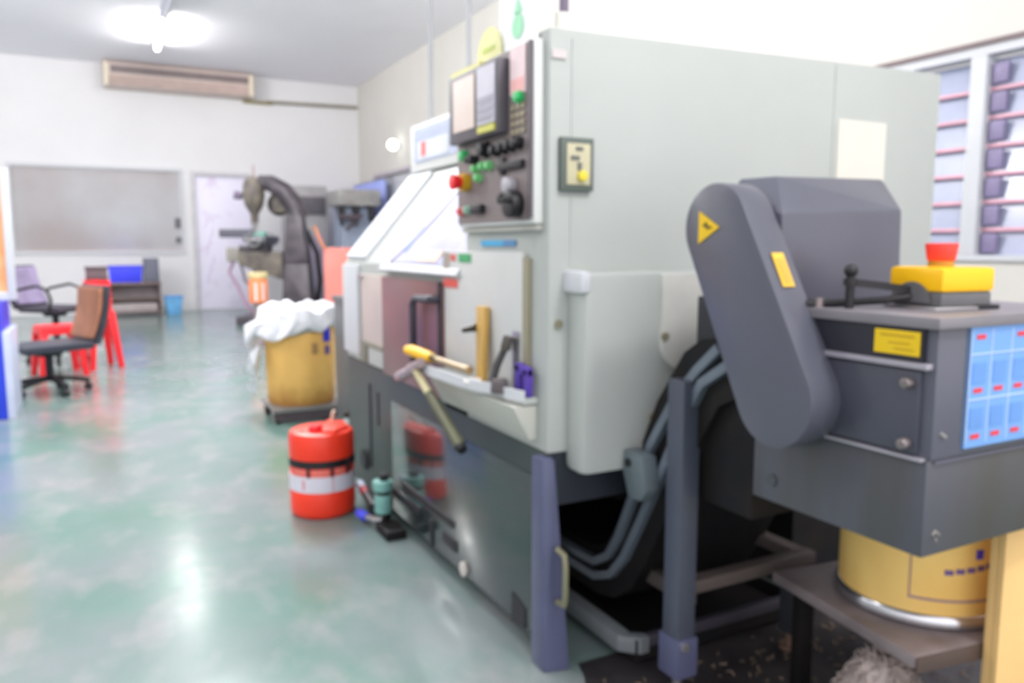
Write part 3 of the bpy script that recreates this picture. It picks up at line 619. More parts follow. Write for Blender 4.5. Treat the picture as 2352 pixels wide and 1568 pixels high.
B().box((1.225, 1.25, 0.80), (1.65, 1.42, 0.985), 0.004).build('rear_housing', mat('dark_blue_housing', (36, 38, 46), 0.45), cv)
# legs and cross bars
lg = B().prism([(1.172, 1.395), (1.225, 1.395), (1.225, 1.455), (1.172, 1.455)], 'z', 0.10, 0.79, 0.006).build('leg', mat('graphite_blue_leg', (76, 82, 96), 0.35, var=0.1, scale=3), cv)
B().box((1.166, 1.389, 0.06), (1.231, 1.461, 0.16), 0.005).build('leg_sleeve', BLUEG(), lg)
B().cyl((1.185, 1.389, 0.145), (1.185, 1.380, 0.145), 0.012, seg=6).build('bolt', CHROME(), lg)
B().cyl((1.198, 1.425, 0.012), (1.198, 1.425, 0.062), 0.012, seg=10).cyl((1.198, 1.425, 0.0), (1.198, 1.425, 0.014), 0.03, seg=16, bev=0.003).build('levelling_foot', STEEL(), lg)
l2 = B().box((1.60, 1.44, 0.05), (1.645, 1.485, 0.275), 0.004).build('leg', mat('dark_slate_leg', (62, 66, 72), 0.4), cv)
B().cyl((1.6225, 1.4625, 0.0), (1.6225, 1.4625, 0.055), 0.012, seg=10).cyl((1.6225, 1.4625, 0.0), (1.6225, 1.4625, 0.012), 0.028, seg=14).build('levelling_foot', mat('rusty_steel', (150, 122, 108), 0.5, 0.4), l2)
B().box((1.225, 1.42, 0.252), (1.66, 1.46, 0.285), 0.003).box((1.615, 1.46, 0.252), (1.655, 1.9, 0.285), 0.003).box((1.255, 1.46, 0.20), (1.285, 1.70, 0.24), 0.003).build('cross_frame', mat('brown_grey_steel', (96, 86, 84), 0.45, var=0.15, scale=5), cv)
B().cyl((1.245, 1.44, 0.285), (1.245, 1.44, 0.293), 0.014, seg=6).build('bolt', CHROME(), cv)

# coolant tank on the floor under it
ct = thing('coolant_tank', 'low dark coolant tank with grey rim on the floor under the conveyor', 'tank', (1.5, 1.9, 0))
b = B().box((1.19, 1.58, 0.012), (1.78, 2.2, 0.028)).box((1.19, 1.58, 0.028), (1.20, 2.2, 0.07)).box((1.77, 1.58, 0.028), (1.78, 2.2, 0.07)).box((1.20, 1.58, 0.028), (1.77, 1.59, 0.07))
b.build('tray', VOID(), ct)
B().box((1.155, 1.62, 0.03), (1.20, 2.18, 0.075), 0.006).hull([(1.155, 1.62, 0.03), (1.155, 1.62, 0.075), (1.20, 1.62, 0.03), (1.20, 1.62, 0.075), (1.20, 1.575, 0.03), (1.20, 1.575, 0.075), (1.23, 1.575, 0.03), (1.23, 1.575, 0.075), (1.23, 1.60, 0.03), (1.23, 1.60, 0.075)], 0.004).build('left_rim', mat('pale_slate_rim', (124, 130, 134), 0.4, var=0.08), ct)
B().box((1.23, 1.575, 0.045), (1.79, 1.60, 0.075), 0.004).build('front_rim', mat('blue_black_rim', (70, 68, 78), 0.4), ct)
b = B()
for x in (1.22, 1.74):
    for y in (1.62, 2.1): b.cyl((x, y, 0), (x, y, 0.014), 0.02, seg=10)
b.build('foot', RUB(), ct)

# ------------------------------------------------------------------ chip drum, its stand, box, chips
dy = thing('drum_stand', 'dark steel stand with a square plate carrying the yellow drum', 'stand', (1.63, 1.15, 0))
MD = Matrix.Translation((1.61, 1.13, 0)) @ Matrix.Rotation(math.radians(-8), 4, 'Z')
B().box((-0.205, -0.235, 0.272), (0.235, 0.20, 0.298), 0.003, MD).build('plate', mat('grimy_steel_plate', (150, 138, 140), 0.45, 0.2, var=0.2, scale=9), dy)
B().box((-0.203, -0.240, 0.264), (0.233, -0.2345, 0.296), 0.001, MD).build('plate_edge', mat('brown_steel_edge', (98, 82, 76), 0.5, 0.3), dy)
for x, y in ((0.20, -0.17), (0.20, 0.15), (-0.14, 0.16)): B().box((x - 0.018, y - 0.018, 0.0), (x + 0.018, y + 0.018, 0.272), 0.003, MD).build('leg', VOID(), dy)
dm = thing('fibre_drum', 'yellow fibre drum with a zinc bottom rim under the conveyor', 'drum', (1.645, 1.125, 0.298))
DC = (1.635, 1.105, 0.298)
B().lathe([(0.02, 0.02), (0.168, 0.02), (0.172, 0.03), (0.172, 0.255), (0.165, 0.262), (0.160, 0.255), (0.160, 0.04), (0.02, 0.04)], DC, 48).build('body', FIBRE(), dm)
B().lathe([(0.10, 0.0), (0.172, 0.0), (0.180, 0.006), (0.181, 0.018), (0.176, 0.028), (0.173, 0.030), (0.1, 0.024)], DC, 48).build('bottom_rim', CHROME(), dm)
def on_drum(b, a0, a1, z0, z1, r=0.1735, n=8):
    t = bmesh.new(); va = []
    for i in range(n + 1):
        a = a0 + (a1 - a0) * i / n
        va.append([t.verts.new((DC[0] + rr * math.cos(a), DC[1] + rr * math.sin(a), DC[2] + zz)) for rr, zz in ((r - 0.002, z0), (r, z0), (r, z1), (r - 0.002, z1))])
    for A, C_ in zip(va, va[1:]):
        for k in range(4): t.faces.new((A[k], A[(k + 1) % 4], C_[(k + 1) % 4], C_[k]))
    b._merge(t)
b = B(); a_ = math.radians(-152)
on_drum(b, a_, a_ + 0.02, 0.062, 0.17); on_drum(b, a_, a_ + 1.15, 0.060, 0.066)
b.build('mauve_border', mat('mauve_print', (178, 144, 140), 0.6), dm)
b = B()
for k in range(5): on_drum(b, a_ + 0.38 + 0.13 * k, a_ + 0.38 + 0.13 * k + 0.10, 0.120 + 0.003 * k, 0.131 + 0.003 * k)
b.build('purple_print', mat('purple_print', (124, 96, 160), 0.6), dm)
b = B(); on_drum(b, a_ + 0.74, a_ + 0.84, 0.155, 0.175); b.build('blue_print', mat('violet_blue_print', (90, 70, 220), 0.6), dm)

t = thing('flat_carton', 'folded flat cardboard carton standing against the drum stand', 'cardboard', (1.7, 0.86, 0))
MB_ = MD @ Matrix.Translation((-0.035, -0.275, 0))
LC = lambda: mat('light_cardboard', (246, 204, 136), 0.75, var=0.05, scale=4)
B().box((0, 0.016, 0), (0.50, 0.032, 0.566), 0.002, MB_).build('rear_panel', LC(), t)
B().box((0, -0.001, 0), (0.50, 0.0155, 0.562), 0.002, MB_).build('front_panel', LC(), t)

def heap(c, rx, ry, h, n):
    b = B()
    for i in range(n):
        a = random.random() * 2 * PI; r = math.sqrt(random.random()) * 0.97
        x = c[0] + rx * r * math.cos(a); y = c[1] + ry * r * math.sin(a)
        z = h * (1 - r ** 1.8)
        zz = random.uniform(0.75, 1.03) * z + 0.004
        p = Vector((x, y, zz)); u = Vector((random.gauss(0, 1), random.gauss(0, 1), random.gauss(0, 0.6))).normalized() * random.uniform(0.006, 0.014)
        v = Vector((random.gauss(0, 1), random.gauss(0, 1), random.gauss(0, 1))).normalized() * 0.006
        b.tube([p - u, p + v, p + u], 0.0024, 4)
    t = bmesh.new()
    rings = []
    for i in range(9):
        r = 1 - i / 9
        rings.append([t.verts.new((c[0] + rx * r * math.cos(2 * PI * k / 28), c[1] + ry * r * math.sin(2 * PI * k / 28), max(0.001, h * (1 - r ** 1.8) * random.uniform(0.9, 1.0)))) for k in range(28)])
    for A, C_ in zip(rings, rings[1:]):
        for k in range(28): t.faces.new((A[k], A[(k + 1) % 28], C_[(k + 1) % 28], C_[k]))
    t.faces.new(rings[-1])
    b._merge(t); return b
o = heap((1.50, 1.085), 0.135, 0.135, 0.205, 1500).build('metal_chips', mat('pale_swarf', (196, 182, 176), 0.55, 0.2, var=0.15, scale=60), None)
tag(o, 'heap of pale metal chips on the floor under the drum stand', 'chips', kind='stuff')
b = B()
for i in range(230):
    x = random.uniform(1.02, 2.0); y = random.uniform(1.05, 1.62)
    if (x - 1.5) ** 2 + (y - 1.085) ** 2 < 0.024 or (1.14 < x < 1.26 and 1.36 < y < 1.48) or (1.15 < x and y > 1.55): continue
    p = Vector((x, y, 0.006)); u = Vector((random.gauss(0, 1), random.gauss(0, 1), 0.15)).normalized() * random.uniform(0.003, 0.012)
    b.tube([p - u, p + Vector((random.gauss(0, .004), random.gauss(0, .004), 0.004)), p + u], 0.0017, 4)
tag(b.build('floor_swarf', mat('brown_swarf', (150, 128, 112), 0.5, 0.3, var=0.3, scale=40)), 'loose brown metal shavings scattered on the black oily floor', 'chips', kind='stuff')
# oil-blackened sheet on the floor under the near end
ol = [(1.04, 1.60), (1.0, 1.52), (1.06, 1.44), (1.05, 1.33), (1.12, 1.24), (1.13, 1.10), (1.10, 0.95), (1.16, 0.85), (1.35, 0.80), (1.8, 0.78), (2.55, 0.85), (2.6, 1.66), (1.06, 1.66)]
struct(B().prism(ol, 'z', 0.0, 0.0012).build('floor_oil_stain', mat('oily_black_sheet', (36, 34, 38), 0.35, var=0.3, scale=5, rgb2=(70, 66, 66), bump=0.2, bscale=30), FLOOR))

# ------------------------------------------------------------------ orange pail and the pump beside it
PC = (0.765, 3.19, 0.0)
pa = thing('oil_pail', 'orange plastic oil pail with white label band on the green floor', 'pail', PC)
R_ = 0.132
pail = B().lathe([(0.02, 0.0), (0.118, 0.0), (0.128, 0.008), (R_, 0.025), (R_, 0.11), (R_ - 0.002, 0.115), (R_ - 0.002, 0.24), (R_, 0.245), (R_, 0.33), (0.126, 0.345), (0.112, 0.352), (0.02, 0.352)], PC, 48).build('body', ORANGE(), pa)
ring = lambda r0, r1, z0, z1: B().lathe([(r0, z0), (r1, z0), (r1, z1), (r0, z1)], PC, 48)
ring(R_ - 0.004, R_ + 0.0012, 0.112, 0.178).build('label_band', mat('off_white_label', (222, 218, 230), 0.45, var=0.03), pail)
ring(R_ - 0.004, R_ + 0.0014, 0.212, 0.242).build('black_band', BLACK(), pail)
def on_pail(b, a0, a1, z0, z1, r=R_ + 0.0026, n=6):
    t = bmesh.new(); va = []
    for i in range(n + 1):
        a = a0 + (a1 - a0) * i / n
        va.append([t.verts.new((PC[0] + rr * math.cos(a), PC[1] + rr * math.sin(a), zz)) for rr, zz in ((R_ - 0.003, z0), (r, z0), (r, z1), (R_ - 0.003, z1))])
    for A, C_ in zip(va, va[1:]):
        for k in range(4): t.faces.new((A[k], A[(k + 1) % 4], C_[(k + 1) % 4], C_[k]))
    b._merge(t)
b = B(); av = math.radians(-104)       # side of the pail that faces the room's front
for da in (-0.42, 0.30, 0.85): on_pail(b, av + da - 0.05, av + da + 0.05, 0.176, 0.214)
on_pail(b, av + 0.78, av + 1.0, 0.186, 0.24)
b.build('black_print', mat('charcoal_print', (66, 50, 56), 0.5), pail)
b = B()
for a0, a1 in ((-1.05, -0.50), (-0.33, 0.22), (0.38, 0.72)): on_pail(b, av + a0, av + a1, 0.182, 0.208, R_ + 0.0018)
b.build('coral_print', mat('coral_print', (240, 120, 108), 0.5), pail)
b = B(); on_pail(b, av - 0.62, av - 0.55, 0.125, 0.165, R_ + 0.0022); on_pail(b, av + 0.30, av + 0.33, 0.115, 0.175, R_ + 0.0022); b.build('red_print', mat('rose_print', (226, 130, 140), 0.5), pail)
B().hull([(PC[0] + x, PC[1] + y, z) for x, y, z in ((-0.11, -0.035, 0.345), (-0.02, -0.095, 0.345), (0.02, -0.02, 0.345), (-0.06, 0.05, 0.345), (-0.085, -0.03, 0.362), (-0.02, -0.07, 0.362), (-0.05, 0.02, 0.362))], 0.008).build('spout_dome', ORANGE(), pa)
B().cyl((PC[0] - 0.035, PC[1] - 0.05, 0.352), (PC[0] - 0.035, PC[1] - 0.05, 0.378), 0.028, 0.026, seg=24, bev=0.004).build('screw_cap', REDP(), pa)
B().prism([(-0.02 + PC[0], PC[1] - 0.10), (0.03 + PC[0], PC[1] - 0.118), (PC[0] + 0.10, PC[1] - 0.05), (PC[0] + 0.11, PC[1] + 0.04), (PC[0] + 0.05, PC[1] + 0.10), (PC[0] + 0.02, PC[1] + 0.02)], 'z', 0.34, 0.366, 0.010).build('raised_lid', ORANGE(), pa)
B().tube([(PC[0] + 0.06, PC[1] + 0.05, 0.362), (PC[0] + 0.065, PC[1] + 0.06, 0.392), (PC[0] + 0.08, PC[1] + 0.09, 0.398)], 0.008, 8).build('lifting_lug', mat('sandy_lug', (206, 178, 156), 0.5), pa)

pu = thing('coolant_pump', 'small teal pump with black motor at the foot of the lathe', 'pump', (0.925, 2.90, 0))
b = B().cyl((0.925, 2.88, 0.06), (0.925, 2.88, 0.135), 0.034, seg=20, bev=0.006).cyl((0.925, 2.88, 0.150), (0.925, 2.88, 0.19), 0.04, seg=20, bev=0.006)
b.build('body', mat('teal_enamel', (130, 186, 178), 0.4, var=0.1, scale=20), pu)
B().cyl((0.925, 2.88, 0.135), (0.925, 2.88, 0.15), 0.028, seg=18).cyl((0.93, 2.88, 0.19), (0.93, 2.88, 0.215), 0.018, seg=14).build('collar', BLACK(), pu)
B().cyl((0.925, 2.88, 0.0), (0.925, 2.88, 0.06), 0.028, 0.032, seg=18).box((0.885, 2.72, 0.0), (0.965, 2.86, 0.035), 0.006).build('motor', VOID(), pu)
B().tube([(0.91, 2.84, 0.045), (0.89, 2.87, 0.04), (0.87, 2.93, 0.035)], 0.012, 8).build('steel_pipe', STEEL(), pu)
B().tube([(0.872, 2.925, 0.035), (0.865, 2.95, 0.035), (0.858, 2.99, 0.036)], [0.017, 0.02, 0.017], 12).build('blue_coupling', mat('cornflower_plastic', (74, 84, 232), 0.4), pu)
t = thing('grease_gun', 'small black and red tool between the orange pail and the pump', 'tool', (0.925, 3.05, 0.0))
B().tube([(0.932, 3.02, 0.035), (0.93, 3.07, 0.05), (0.928, 3.12, 0.065)], [0.024, 0.02, 0.016], 12).cyl((0.932, 3.02, 0), (0.932, 3.02, 0.04), 0.02, seg=12).build('barrel', mat('dark_graphite', (58, 56, 60), 0.5), t)
B().cyl((0.928, 3.12, 0.065), (0.927, 3.16, 0.078), 0.017, seg=12).build('red_ring', mat('crimson_ring', (190, 40, 66), 0.4), t)
B().cyl((0.927, 3.16, 0.078), (0.926, 3.20, 0.09), 0.019, seg=12).build('white_end', mat('pale_blue_end', (206, 216, 238), 0.4), t)

# ------------------------------------------------------------------ cardboard drum with plastic liner on a dolly
DD = (1.105, 5.10)
dl = thing('drum_dolly', 'low steel dolly under the lined cardboard drum', 'dolly', (DD[0], DD[1], 0))
B().box((0.885, 4.88, 0.075), (1.33, 5.32, 0.10), 0.004).build('deck', mat('dull_grey_steel', (150, 148, 146), 0.4, 0.4), dl)
B().box((0.90, 4.892, 0.02), (1.315, 4.915, 0.075)).build('side_bar', mat('dark_plum_steel', (88, 76, 82), 0.5), dl)
for x in (0.915, 1.30):
    for y in (4.93, 5.27): B().cyl((x - 0.015, y, 0.03), (x + 0.015, y, 0.03), 0.03, seg=16).box((x - 0.02, y - 0.012, 0.03), (x + 0.02, y + 0.012, 0.076)).build('caster', RUB(), dl)
cdm = thing('cardboard_drum', 'tall brown cardboard drum with blue label and stained bottom', 'drum', (DD[0], DD[1], 0.10))
prof = [(0.02, 0.0), (0.200, 0.0), (0.210, 0.02), (0.216, 0.25), (0.217, 0.48), (0.208, 0.53), (0.02, 0.53)]
def darkened():
    m = mat('darkened_cardboard', (236, 188, 104), 0.7, var=0.06, scale=5)  # brown mixed in towards the drum's bottom, with a ragged upper edge
    nt = m.node_tree; bs_ = nt.nodes['Principled BSDF']; src = bs_.inputs['Base Color'].links[0].from_socket
    tc = nt.nodes.new('ShaderNodeTexCoord'); sp = nt.nodes.new('ShaderNodeSeparateXYZ'); nt.links.new(tc.outputs['Object'], sp.inputs[0])
    nz = nt.nodes.new('ShaderNodeTexNoise'); nz.inputs['Scale'].default_value = 9
    ad = nt.nodes.new('ShaderNodeMath'); ad.operation = 'MULTIPLY_ADD'; nt.links.new(nz.outputs['Fac'], ad.inputs[0]); ad.inputs[1].default_value = 0.12; nt.links.new(sp.outputs['Z'], ad.inputs[2])
    mr = nt.nodes.new('ShaderNodeMapRange'); mr.inputs['From Min'].default_value = 0.08; mr.inputs['From Max'].default_value = 0.2; mr.inputs['To Min'].default_value = 0.75; mr.inputs['To Max'].default_value = 0.0
    nt.links.new(ad.outputs[0], mr.inputs['Value'])
    mx = nt.nodes.new('ShaderNodeMix'); mx.data_type = 'RGBA'; nt.links.new(mr.outputs[0], mx.inputs['Factor']); nt.links.new(src, mx.inputs['A']); mx.inputs['B'].default_value = (*lin((160, 106, 40)), 1)
    nt.links.new(mx.outputs['Result'], bs_.inputs['Base Color'])
    return m
def eight(co):
    a = math.atan2(co.y - DD[1], co.x - DD[0]); r = math.hypot(co.x - DD[0], co.y - DD[1]); k = 1 + 0.02 * math.cos(8 * a)
    return (DD[0] + r * k * math.cos(a), DD[1] + r * k * math.sin(a), co.z)
B().lathe(prof, (DD[0], DD[1], 0.10), 48, fn=eight).build('body', darkened(), cdm)
def on_cd(b, px0, px1, z0, z1):
    a0, a1 = math.radians(px0), math.radians(px1); t = bmesh.new(); va = []
    for i in range(7):
        a = a0 + (a1 - a0) * i / 6; va.append([t.verts.new(eight(Vector((DD[0] + rr * math.cos(a), DD[1] + rr * math.sin(a), z)))) for rr, z in ((0.212, z0), (0.2225, z0), (0.2225, z1), (0.212, z1))])
    for A, C_ in zip(va, va[1:]):
        for k in range(4): t.faces.new((A[k], A[(k + 1) % 4], C_[(k + 1) % 4], C_[k]))
    b._merge(t)
b = B(); on_cd(b, -62, -48, 0.50, 0.595); b.build('blue_label', mat('royal_blue_label', (26, 44, 208), 0.5), cdm)
b = B(); on_cd(b, -60, -49, 0.42, 0.475); b.build('violet_stamp', mat('violet_stamp', (112, 88, 150), 0.6), cdm)
b = B(); on_cd(b, -84, -73, 0.43, 0.5); on_cd(b, -86, -70, 0.56, 0.575); b.build('brown_print', mat('brown_print', (176, 138, 88), 0.6), cdm)
def crumple(co):
    a = math.atan2(co.y - DD[1], co.x - DD[0]); r = math.hypot(co.x - DD[0], co.y - DD[1])
    k = 1 + 0.045 * math.sin(9 * a + 20 * co.z) + 0.03 * math.sin(17 * a + 3) ; z = co.z + 0.018 * math.sin(7 * a + 1) * (1 if r > 0.1 else 0.4)
    x = DD[0] + r * k * math.cos(a); y = DD[1] + r * k * math.sin(a)
    if co.z < 0.62 and x < DD[0] - 0.02: x -= 0.10 * (0.66 - co.z) / 0.1; z -= 0.05
    return (x, y, z)
b = B().lathe([(0.236, 0.585), (0.250, 0.60), (0.248, 0.635), (0.235, 0.70), (0.16, 0.735), (0.05, 0.715)], (DD[0], DD[1], 0.0), 64, fn=crumple)
b.hull([(0.80, 5.00, 0.62), (0.86, 4.95, 0.64), (0.77, 5.18, 0.60), (0.84, 5.22, 0.63), (0.755, 5.05, 0.50), (0.80, 5.15, 0.42)], 0.01)
b.hull([(0.775, 5.05, 0.44), (0.84, 5.02, 0.50), (0.77, 5.18, 0.30), (0.83, 5.12, 0.25), (0.80, 5.0, 0.36), (0.85, 5.1, 0.42)], 0.01)
b.hull([(0.77, 5.06, 0.27), (0.83, 5.03, 0.29), (0.765, 5.14, 0.20), (0.82, 5.10, 0.15)], 0.008)
b.build('plastic_liner', mat('crumpled_white_plastic', (228, 230, 236), 0.25, var=0.1, scale=14, bump=0.6, bscale=16), cdm)

t = thing('steel_bin', 'dark grey steel bin between the cardboard drum and the lathe', 'bin', (1.5, 4.35, 0))
B().box((1.142, 3.92, 0.05), (1.75, 4.38, 0.80), 0.006).build('bin_body', mat('dark_bin_grey', (92, 92, 94), 0.45, var=0.1), t)
B().box((1.135, 3.91, 0.80), (1.76, 4.39, 0.825), 0.005).build('rim', mat('dark_bin_grey', (92, 92, 94), 0.45), t)
b = B()
for x in (1.24, 1.69):
    for y in (3.99, 4.31): b.cyl((x, y, 0), (x, y, 0.05), 0.03, seg=12)
b.build('foot', RUB(), t)
t = thing('mint_bottle', 'small pale mint bottle behind the orange pail', 'bottle', (1.03, 3.74, 0))
B().lathe([(0.02, 0), (0.04, 0), (0.042, 0.01), (0.042, 0.22), (0.02, 0.25), (0.02, 0.262)], (1.03, 3.74, 0), 20).build('flask', mat('mint_plastic', (200, 222, 216), 0.35), t)
B().cyl((1.03, 3.74, 0.262), (1.03, 3.74, 0.29), 0.022, seg=14).build('cap', mat('dark_steel', (74, 70, 66), 0.4, 0.6), t)

# ------------------------------------------------------------------ milling machine
mm = thing('milling_machine', 'dark upright milling machine with tilted motor head before the lavender door', 'machine', (0, 0, 0))
# built facing local +x (table side), base at the origin
MDK = lambda: mat('oily_charcoal_casting', (58, 54, 60), 0.4, var=0.3, scale=6, rgb2=(92, 84, 92))
MOL = lambda: mat('olive_grey_casting', (128, 120, 108), 0.45, var=0.2, scale=7, rgb2=(78, 72, 72))
B().box((-0.40, -0.38, 0), (0.62, 0.38, 0.12), 0.02).build('base', MDK(), mm)
b = B()
prof_ = [(-0.30, 0.12, 0.22), (-0.28, 0.8, 0.20), (-0.26, 1.2, 0.17), (-0.24, 1.45, 0.15)]
b.hull([(-0.40, s * 0.26, 0.12) for s in (-1, 1)] + [(0.02, s * 0.24, 0.12) for s in (-1, 1)] + [(-0.36, s * 0.19, 0.85) for s in (-1, 1)] + [(-0.02, s * 0.19, 0.85) for s in (-1, 1)], 0.02)
b.hull([(-0.36, s * 0.18, 0.85) for s in (-1, 1)] + [(-0.02, s * 0.18, 0.85) for s in (-1, 1)] + [(-0.28, s * 0.14, 1.55) for s in (-1, 1)] + [(-0.06, s * 0.14, 1.55) for s in (-1, 1)], 0.02)
col_ = b.build('column', MDK(), mm)
B().tube([(-0.20, 0, 1.50), (-0.16, 0, 1.68), (-0.02, 0, 1.88), (0.16, 0, 1.98), (0.32, 0, 2.0)], [0.15, 0.14, 0.13, 0.12, 0.10], 14).build('ram_arch', MDK(), mm)
hd = B().lathe([(0.03, 1.42), (0.05, 1.43), (0.055, 1.55), (0.085, 1.60), (0.13, 1.68), (0.15, 1.80), (0.145, 1.95), (0.12, 2.03), (0.05, 2.07)], (0.40, 0, 0), 24).build('head', MOL(), mm)
B().cyl((0.40, 0, 1.34), (0.40, 0, 1.43), 0.022, 0.035, seg=14).build('quill', STEEL(), hd)
B().cyl((0.40, 0, 2.06), (0.40, 0, 2.24), 0.022, 0.016, seg=12).build('drawbar', mat('pinkish_steel', (176, 160, 160), 0.4, 0.4), hd)
B().cyl((0.56, 0.02, 1.80), (0.66, 0.02, 1.82), 0.05, 0.06, seg=16).build('feed_lever_hub', mat('plum_plastic', (120, 108, 132), 0.5), hd)
B().tube([(0.10, -0.20, 1.84)] + [(0.10 + 0.14 * math.cos(a), -0.20, 1.70 + 0.14 * math.sin(a)) for a in [PI / 2 - k * 2 * PI / 16 for k in range(17)]], 0.03, 8).build('cable_loop', BLACK(), mm)
B().box((-0.06, -0.20, 1.58), (0.20, -0.13, 1.84), 0.02).build('ram_motor', MOL(), mm)
kn = B().hull([(0.0, s * 0.17, 0.62) for s in (-1, 1)] + [(0.0, s * 0.17, 1.02) for s in (-1, 1)] + [(0.62, s * 0.15, 0.84) for s in (-1, 1)] + [(0.62, s * 0.15, 1.02) for s in (-1, 1)], 0.02).build('knee', MOL(), mm)
B().cyl((0.42, 0, 0.1), (0.42, 0, 0.80), 0.035, seg=14).build('knee_screw', BLACK(), kn)
B().box((0.20, -0.16, 1.02), (0.60, 0.16, 1.11), 0.012).build('saddle', MDK(), mm)
tb = B().box((0.16, -0.42, 1.15), (0.46, 0.42, 1.24), 0.008).box((0.18, -0.30, 1.11), (0.44, 0.30, 1.15)).build('table', mat('grey_table_steel', (112, 114, 120), 0.35, 0.5, var=0.15), mm)
for y in (-0.44, 0.44): B().tube([(0.31 + 0.09 * math.cos(a), y, 1.19 + 0.09 * math.sin(a)) for a in [2 * PI * k / 18 for k in range(18)]], 0.013, 6, True).box((0.225, y - 0.008, 1.18), (0.395, y + 0.008, 1.20)).cyl((0.31, y * 0.93, 1.19), (0.31, y * 1.04, 1.19), 0.02).build('handwheel', STEEL(), tb)
B().box((0.25, -0.09, 1.24), (0.40, 0.09, 1.30), 0.006).build('vice', mat('jade_vice', (110, 190, 170), 0.4), mm)
B().box((0.42, -0.06, 1.22), (0.90, 0.05, 1.34), 0.02).build('power_feed', mat('slate_feed', (92, 92, 104), 0.45), mm)
B().box((0.52, -0.14, 0.88), (0.80, 0.10, 1.08), 0.03).build('gear_case', mat('putty_casting', (152, 148, 140), 0.45), mm)
B().tube([(0.62 + 0.11 * math.cos(a), -0.17, 0.98 + 0.11 * math.sin(a)) for a in [2 * PI * k / 18 for k in range(18)]], 0.015, 6, True).box((0.52, -0.178, 0.965), (0.72, -0.162, 0.995)).cyl((0.62, -0.13, 0.98), (0.62, -0.19, 0.98), 0.025).build('handwheel', BLACK(), kn)
B().tube([(0.74, -0.1, 0.90), (0.82, -0.1, 0.72), (0.72, -0.1, 0.55), (0.62, -0.1, 0.30), (0.50, -0.1, 0.14), (0.36, -0.15, 0.13)], 0.022, 8).build('pink_hose', mat('dusty_pink_hose', (180, 140, 168), 0.5), mm)
B().tube([(0.66, -0.12, 0.86), (0.60, -0.12, 0.60), (0.46, -0.12, 0.45), (0.40, -0.14, 0.2), (0.3, -0.16, 0.14)], 0.018, 8).build('grey_hose', mat('dark_mauve_hose', (120, 104, 116), 0.5), mm)
B().box((-0.30, -0.34, 0.5), (-0.02, -0.20, 1.02), 0.015).build('switch_cabinet', mat('charcoal_cabinet', (62, 58, 64), 0.45, var=0.2), mm)
B().tube([(-0.10, -0.20, 1.55), (-0.28, -0.26, 1.30), (-0.42, -0.22, 1.0), (-0.46, -0.2, 0.6), (-0.40, -0.2, 0.2)], 0.035, 8).build('cable_trunk', BLACK(), mm)
mm.location = (2.32, 11.55, 0); mm.rotation_euler = (0, 0, math.radians(156))

# things behind the milling machine
t = thing('grey_machine_cabinet', 'tall grey machine cabinet behind the milling machine', 'cabinet', (3.1, 13.5, 0))
B().box((2.76, 13.35, 0.05), (3.42, 13.95, 2.10), 0.02).box((2.80, 13.4, 0), (3.38, 13.9, 0.05)).build('cabinet_body', mat('mid_grey_cabinet', (168, 166, 168), 0.45, var=0.1), t)
B().box((2.82, 13.335, 0.2), (3.36, 13.352, 1.3), 0.004).build('door', mat('violet_grey_panel', (170, 158, 178), 0.45), t)
B().box((2.86, 13.32, 1.62), (3.38, 13.352, 1.92), 0.02).build('control_recess', mat('dark_recess', (96, 92, 100), 0.5), t)
t = thing('blue_grey_machine', 'blue-grey drilling machine with black spindles beside the grey cabinet', 'machine', (3.7, 12.8, 0))
B().box((3.46, 12.60, 0), (3.98, 13.1, 1.78), 0.02).build('column', mat('dusty_blue_enamel', (160, 172, 194), 0.45, var=0.08), t)
B().box((3.36, 12.40, 1.74), (4.05, 13.15, 2.00), 0.03).build('head', mat('stone_grey_enamel', (164, 162, 160), 0.45, var=0.15), t)
for x in (3.42, 3.66, 3.92): B().cyl((x, 12.50, 1.52), (x, 12.50, 1.92), 0.055, seg=14).cyl((x, 12.50, 1.42), (x, 12.50, 1.52), 0.025).build('spindle', BLACK(), t)
B().cyl((3.34, 12.35, 1.55), (3.66, 12.29, 1.55), 0.05, seg=12).cyl((3.45, 12.35, 1.35), (3.72, 12.31, 1.60), 0.03).build('feed_lever', mat('dark_plum_lever', (78, 66, 76), 0.45), t)
t = thing('salmon_board', 'salmon pink board standing behind the far end of the lathe', 'board', (2.85, 10.5, 0))
B().box((2.62, 10.48, 0.06), (3.10, 10.51, 1.08), 0.004).build('panel', mat('salmon_paint', (246, 150, 138), 0.5, var=0.06, scale=3), t)
B().box((2.62, 10.36, 0.0), (2.66, 10.63, 0.06), 0.005).box((3.06, 10.36, 0.0), (3.10, 10.63, 0.06), 0.005).build('foot', mat('dull_grey_steel', (150, 148, 146), 0.4, 0.4), t)
B().bar([(2.63, 10.472, 1.06), (2.56, 10.47, 1.20), (2.50, 10.465, 1.36)], 0.03, 0.05, up=(0, 1, 0)).build('orange_strap', mat('faded_orange', (236, 150, 106), 0.5), t)
t = thing('blue_curtain', 'periwinkle blue curtain hanging on the side wall beyond the lathe', 'curtain', (4.2, 13.4, 0.1))
b = B(); fold = [(4.20 + 0.03 * math.sin(k * 1.3), 12.62 + k * 0.046) for k in range(40)]
b.prism(fold + [(x + 0.008, y) for x, y in fold[::-1]], 'z', 0.12, 2.20); b.build('cloth', mat('periwinkle_cloth', (150, 166, 232), 0.7, var=0.12, scale=2, rgb2=(176, 184, 240)), t)
B().cyl((4.20, 12.55, 2.21), (4.20, 14.46, 2.21), 0.015, seg=10).build('curtain_rail', STEEL(), t)
for y in (12.6, 14.4): B().cyl((4.20, y, 2.21), (XR, y, 2.21), 0.012, seg=8).build('rail_bracket', STEEL(), t)
t = thing('orange_canister', 'orange and white striped canister with a straw lid before the milling machine', 'canister', (1.50, 9.0, 0))
CC = (1.51, 9.0, 0)
